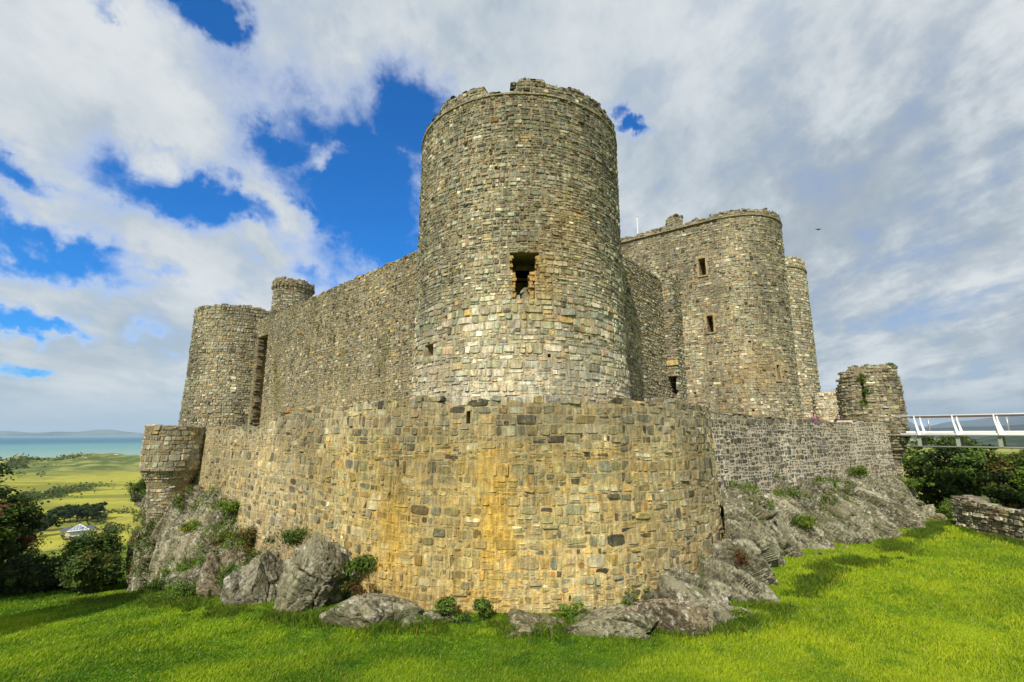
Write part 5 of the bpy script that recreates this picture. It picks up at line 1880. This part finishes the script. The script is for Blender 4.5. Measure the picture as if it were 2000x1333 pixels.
# light posts on the far handrail
for k in range(6):
    t_ = 1.0 + k * 3.9
    if t_ > BL: break
    mb = MB(); mb.tube([bp_(t_, -1.8, .1), bp_(t_, -1.8, RZ - .12)], .05, 8); mb.build('lamp_post', M_ALU, bridge, smooth=True)


# ------------------------------------------------------------------ people
def skin_mesh(name, pts, edges, mat, parent, sub=2):
    me = bpy.data.meshes.new(name)
    me.from_pydata([p[:3] for p in pts], edges, [])
    me.update()
    o = bpy.data.objects.new(name, me)
    COL.objects.link(o); o.parent = parent
    sk = o.modifiers.new('skin', 'SKIN')
    for i, p in enumerate(pts):
        me.skin_vertices[0].data[i].radius = (p[3], p[4] if len(p) > 4 else p[3])
    me.skin_vertices[0].data[0].use_root = True
    sb = o.modifiers.new('subdivision', 'SUBSURF'); sb.levels = sub; sb.render_levels = sub
    me.materials.append(mat)
    return o


def person(loc, rz, label, jacket, scale=1.0, arms='rest'):
    root = empty('person', loc, label, 'person', 'visitors behind the outer wall')
    root.rotation_euler = (0, 0, rz)
    root.scale = (scale,) * 3
    fore = (0, .32, 1.12) if arms == 'phone' else (0, .30, .98)
    hx = .14 if arms == 'phone' else .24
    B = [(0, 0, .95, .13, .10), (0, 0, 1.15, .12, .09), (0, 0, 1.36, .15, .10), (0, .0, 1.50, .055), (0, .02, 1.58, .075, .085), (0, .02, 1.67, .08, .095), (0, .01, 1.74, .05, .06),
         (.19, 0, 1.41, .055), (.26, .03, 1.14, .045), (hx, fore[1], fore[2], .03), (hx - .03, fore[1] + .09, fore[2] + .02, .03),
         (-.19, 0, 1.41, .055), (-.26, .03, 1.14, .045), (-hx, fore[1], fore[2], .03), (-hx + .03, fore[1] + .09, fore[2] + .02, .03),
         (.1, 0, .86, .09), (.11, .02, .48, .06), (.11, -.02, .09, .04), (.11, .12, .04, .04),
         (-.1, 0, .86, .09), (-.11, .02, .48, .06), (-.11, -.02, .09, .04), (-.11, .12, .04, .04)]
    E = [(0, 1), (1, 2), (2, 3), (3, 4), (4, 5), (5, 6), (2, 7), (7, 8), (8, 9), (9, 10), (2, 11), (11, 12), (12, 13), (13, 14), (0, 15), (15, 16), (16, 17), (17, 18), (0, 19), (19, 20), (20, 21), (21, 22)]
    skin_mesh('body', B, E, M_SKIN, root)
    J = [(0, 0, .92, .17, .13), (0, 0, 1.15, .155, .12), (0, 0, 1.36, .18, .125), (0, 0, 1.46, .08), (.2, 0, 1.41, .075), (.27, .03, 1.14, .062), (hx + .01, fore[1] - .04, fore[2], .045),
         (-.2, 0, 1.41, .075), (-.27, .03, 1.14, .062), (-hx - .01, fore[1] - .04, fore[2], .045)]
    skin_mesh('jacket', J, [(0, 1), (1, 2), (2, 3), (2, 4), (4, 5), (5, 6), (2, 7), (7, 8), (8, 9)], simple('jacket_cloth', jacket, .85), root)
    TR = [(0, 0, .93, .15, .12), (.1, 0, .82, .10), (.11, .02, .48, .075), (.11, -.01, .12, .06), (-.1, 0, .82, .10), (-.11, .02, .48, .075), (-.11, -.01, .12, .06)]
    skin_mesh('trousers', TR, [(0, 1), (1, 2), (2, 3), (0, 4), (4, 5), (5, 6)], simple('trouser_cloth', (.05, .06, .09), .85), root)
    H_ = [(0, -.015, 1.70, .085, .09), (0, -.01, 1.76, .062, .07), (0, -.04, 1.64, .07, .06)]
    skin_mesh('hair', H_, [(0, 1), (0, 2)], M_HAIR, root, 1)
    mb = MB()
    for sx_ in (-1, 1):
        mb.box((sx_ * .032, .108, 1.665), (.022, .01, .012))
    o_ = mb.build('eyes', M_HAIR, root)
    o_.data.transform(Matrix.Translation(Vector(loc)))
    return root


person((23.1, 34.6, WARD + .22), R(150), 'man in a dark navy jacket looking over the wall beside the ivy-grown turret', (.02, .03, .07), 1.0)
person((21.3, 34.4, WARD + .30), R(170), 'visitor in a purple and orange top raising a phone behind the wall', (.16, .06, .12), .99, 'phone')
person((20.75, 34.7, WARD + .30), R(150), 'dark haired child in a dark top, leftmost of the three visitors', (.04, .03, .06), .93)

# ------------------------------------------------------------------ bird
bdv = px_dir(1599, 449) * 62
bird = empty('bird', tuple(bdv), 'small dark bird gliding in the sky right of the gatehouse', 'bird')
mb = MB()
fwd = Vector((.3, -.95, 0)).normalized(); sd = Vector((.95, .3, 0)).normalized()
mb.tube([bdv + fwd * t_ for t_ in (-.2, -.12, 0, .12, .2, .24)], [.015, .045, .06, .05, .035, .008], 8)
mb.build('body', M_BIRD, bird, smooth=True)
for s_ in (-1, 1):
    mb = MB()
    rise = .05 if s_ < 0 else .16
    pr = [(0.03, .06, -.10, 0), (.16, .09, -.07, rise * .5), (.30, .03, -.10, rise * .9), (.40, -.06, -.12, rise)]
    vs = []
    for (q, f, bk, zz_) in pr:
        for th in (.008, -.008):
            vs.append(bdv + sd * (s_ * q) + fwd * f + up * (zz_ + th)); vs.append(bdv + sd * (s_ * q) + fwd * bk + up * (zz_ + th))
    fs = []
    for k in range(3):
        a0 = k * 4; a1 = a0 + 4
        fs += [(a0, a0 + 1, a1 + 1, a1), (a0 + 2, a1 + 2, a1 + 3, a0 + 3), (a0, a1, a1 + 2, a0 + 2), (a0 + 1, a0 + 3, a1 + 3, a1 + 1)]
    fs.append((12, 13, 15, 14))
    mb.add(vs, fs); mb.build('wing', M_BIRD, bird)


# ------------------------------------------------------------------ lawn blades
def lawn():
    g = np.random.default_rng(5)
    n = 620000
    a = g.uniform(R(-50), R(50), n)
    # density falls with distance
    u = g.random(n)
    r0, r1 = 10.5, 46.0
    D = r0 * (r1 / r0) ** (u ** 1.15)
    X = D * np.sin(a); Y = D * np.cos(a)
    keepm = np.ones(n, bool)
    # not inside the walls or under the crags
    def side(P0, P1):
        return (X - P0[0]) * (P1[1] - P0[1]) - (Y - P0[1]) * (P1[0] - P0[0])
    inside = np.hypot(X - MT[0], Y - MT[1]) < 9.2
    inside |= (side(arc0, corner) < 0) == False if False else np.zeros(n, bool)
    dnorm = (X - A[0]) * .692 + (Y - A[1]) * .722
    dn0 = (arc0[0] - A[0]) * .692 + (arc0[1] - A[1]) * .722
    inside |= (dnorm > dn0 - .3) & (X < arc0[0]) & (X > -28)
    nn_ = np.array((.588, -.809))
    inside |= ((X - 9.6) * nn_[0] + (Y - 23) * nn_[1] < 0) & (X > MT[0])
    keepm &= ~inside
    X, Y, D = X[keepm], Y[keepm], D[keepm]
    n = len(X)
    Z = gz(X, Y)
    cl = fbm(np.stack([X * .9, Y * .9, X * 0], -1), 3, 40)
    big = fbm(np.stack([X * .18, Y * .18, X * 0], -1), 3, 41)
    h = (.045 + .035 * g.random(n)) * (1 + .9 * np.clip(cl, -.6, 1)) * (1 + .03 * np.clip(D - 12, 0, 20))
    wd = .007 + .0006 * D
    az = g.uniform(0, 2 * pi, n)
    lean = g.normal(0, .45, (n, 2)) * h[:, None] + np.stack([.35 * h, .1 * h], -1)
    P = np.stack([X, Y, Z - .01], -1)
    s_ = np.stack([np.cos(az), np.sin(az), np.zeros(n)], -1) * wd[:, None]
    tip = P + np.stack([lean[:, 0], lean[:, 1], h], -1)
    V = np.stack([P - s_, P + s_, tip], 1).reshape(-1, 3)
    F = np.arange(3 * n).reshape(n, 3)
    base = np.array([.14, .26, .006])[None]
    yel = np.array([.27, .34, .012])[None]; drk = np.array([.035, .10, .006])[None]
    mid_n = fbm(np.stack([X * .45, Y * .45, X * 0], -1), 3, 43)
    k = np.clip(.5 + .8 * big + .8 * cl + 1.0 * mid_n + g.normal(0, .25, n), 0, 1)[:, None]
    T = drk * (1 - k) + yel * k
    T = (.25 * base + .75 * T) * np.array([.92, 1.03, 1.0])
    # yellower, paler grass towards the right
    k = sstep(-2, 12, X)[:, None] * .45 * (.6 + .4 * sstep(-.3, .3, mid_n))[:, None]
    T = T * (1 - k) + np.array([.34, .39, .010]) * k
    T *= g.uniform(.85, 1.4, (n, 1))
    # dry stalks and clover patches
    dry = (g.random(n) < .035)[:, None]
    T = np.where(dry, np.array([.36, .31, .10]), T)
    clo = (fbm(np.stack([X * 1.4, Y * 1.4, X * 0], -1), 3, 45) > .42)[:, None]
    T = np.where(clo, T * np.array([.6, .74, .9]), T)
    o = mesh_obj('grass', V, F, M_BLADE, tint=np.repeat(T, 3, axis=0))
    tag(o, 'short bright green lawn grass around the castle foot', 'grass', kind='stuff')


lawn()


# longer rough grass fringe along rocks and wall foot
def fringe():
    g = np.random.default_rng(6)
    lines = [[(-12.5, 19.4), (-10.5, 17.6), (-8.6, 16.9), (-6.2, 16.0), (-5.2, 15.3), (-3.6, 14.8), (-2.2, 14.75), (0, 14.5), (1.6, 14.4), (3.5, 14.1), (6.0, 14.5), (7.2, 15.6), (9.4, 17.0), (11.4, 19.2), (13.4, 20.6), (15.8, 21.0), (18, 24), (21, 26), (24, 28.4), (27, 30)],
             [(-12.5, 19.4), (-14.2, 20.8), (-16.4, 22.6), (-19, 24.4), (-22, 26.4)],
             [(24, 28.6), (23.4, 26), (22.4, 18)]]
    C = []
    for ln in lines:
        P = np.array(ln); d = np.hypot(*np.diff(P, axis=0).T); s = np.r_[0, np.cumsum(d)]
        n = int(s[-1] * 1100)
        u = g.uniform(0, s[-1], n)
        x = np.interp(u, s, P[:, 0]) + g.normal(0, .30, n); y = np.interp(u, s, P[:, 1]) + g.normal(0, .30, n)
        C.append(np.stack([x, y], -1))
    C = np.concatenate(C)
    cl = fbm(np.stack([C[:, 0] * 1.1, C[:, 1] * 1.1, C[:, 0] * 0], -1), 3, 50)
    m = cl > -.25; C = C[m]; cl = cl[m]
    n = len(C)
    Z = gz(C[:, 0], C[:, 1])
    h = g.uniform(.08, .24, n) * (1 + 1.0 * np.clip(cl, -.5, 1))
    az = g.uniform(0, 2 * pi, n)
    P = np.stack([C[:, 0], C[:, 1], Z - .02], -1)
    s_ = np.stack([np.cos(az), np.sin(az), np.zeros(n)], -1) * .011
    ln_ = g.normal(0, .4, (n, 2)) * h[:, None]
    mid_ = P + np.stack([ln_[:, 0] * .35, ln_[:, 1] * .35, h * .6], -1)
    tip = P + np.stack([ln_[:, 0], ln_[:, 1], h], -1)
    V = np.stack([P - s_, P + s_, mid_ + s_ * .7, tip, mid_ - s_ * .7], 1).reshape(-1, 3)
    F = np.arange(5 * n).reshape(n, 5)
    T = pick([((.08, .17, .01), 4), ((.16, .22, .02), 2), ((.05, .10, .01), 2), ((.2, .15, .05), .5)], n, g)
    o = mesh_obj('rough_grass', V, F, M_BLADE, tint=np.repeat(T, 5, axis=0))
    tag(o, 'longer rough grass along the rocks and wall foot', 'grass', kind='stuff')


fringe()


# ------------------------------------------------------------------ haze
hm = bpy.data.materials.new('haze_air'); hm.use_nodes = True
hn = hm.node_tree.nodes; hn.clear()
ho = hn.new('ShaderNodeOutputMaterial'); hv = hn.new('ShaderNodeVolumePrincipled')
hv.inputs['Color'].default_value = (.60, .80, 1.0, 1)
hv.inputs['Density'].default_value = 3.8e-5
hv.inputs['Anisotropy'].default_value = 0.0
hm.node_tree.links.new(hv.outputs[0], ho.inputs['Volume'])
mb = MB(); mb.box((0, 0, 450 - 80), (88000, 88000, 900)); hz_o = mb.build('haze', hm)
tag(hz_o, 'thin sea haze over the plain and far hills', kind='stuff')
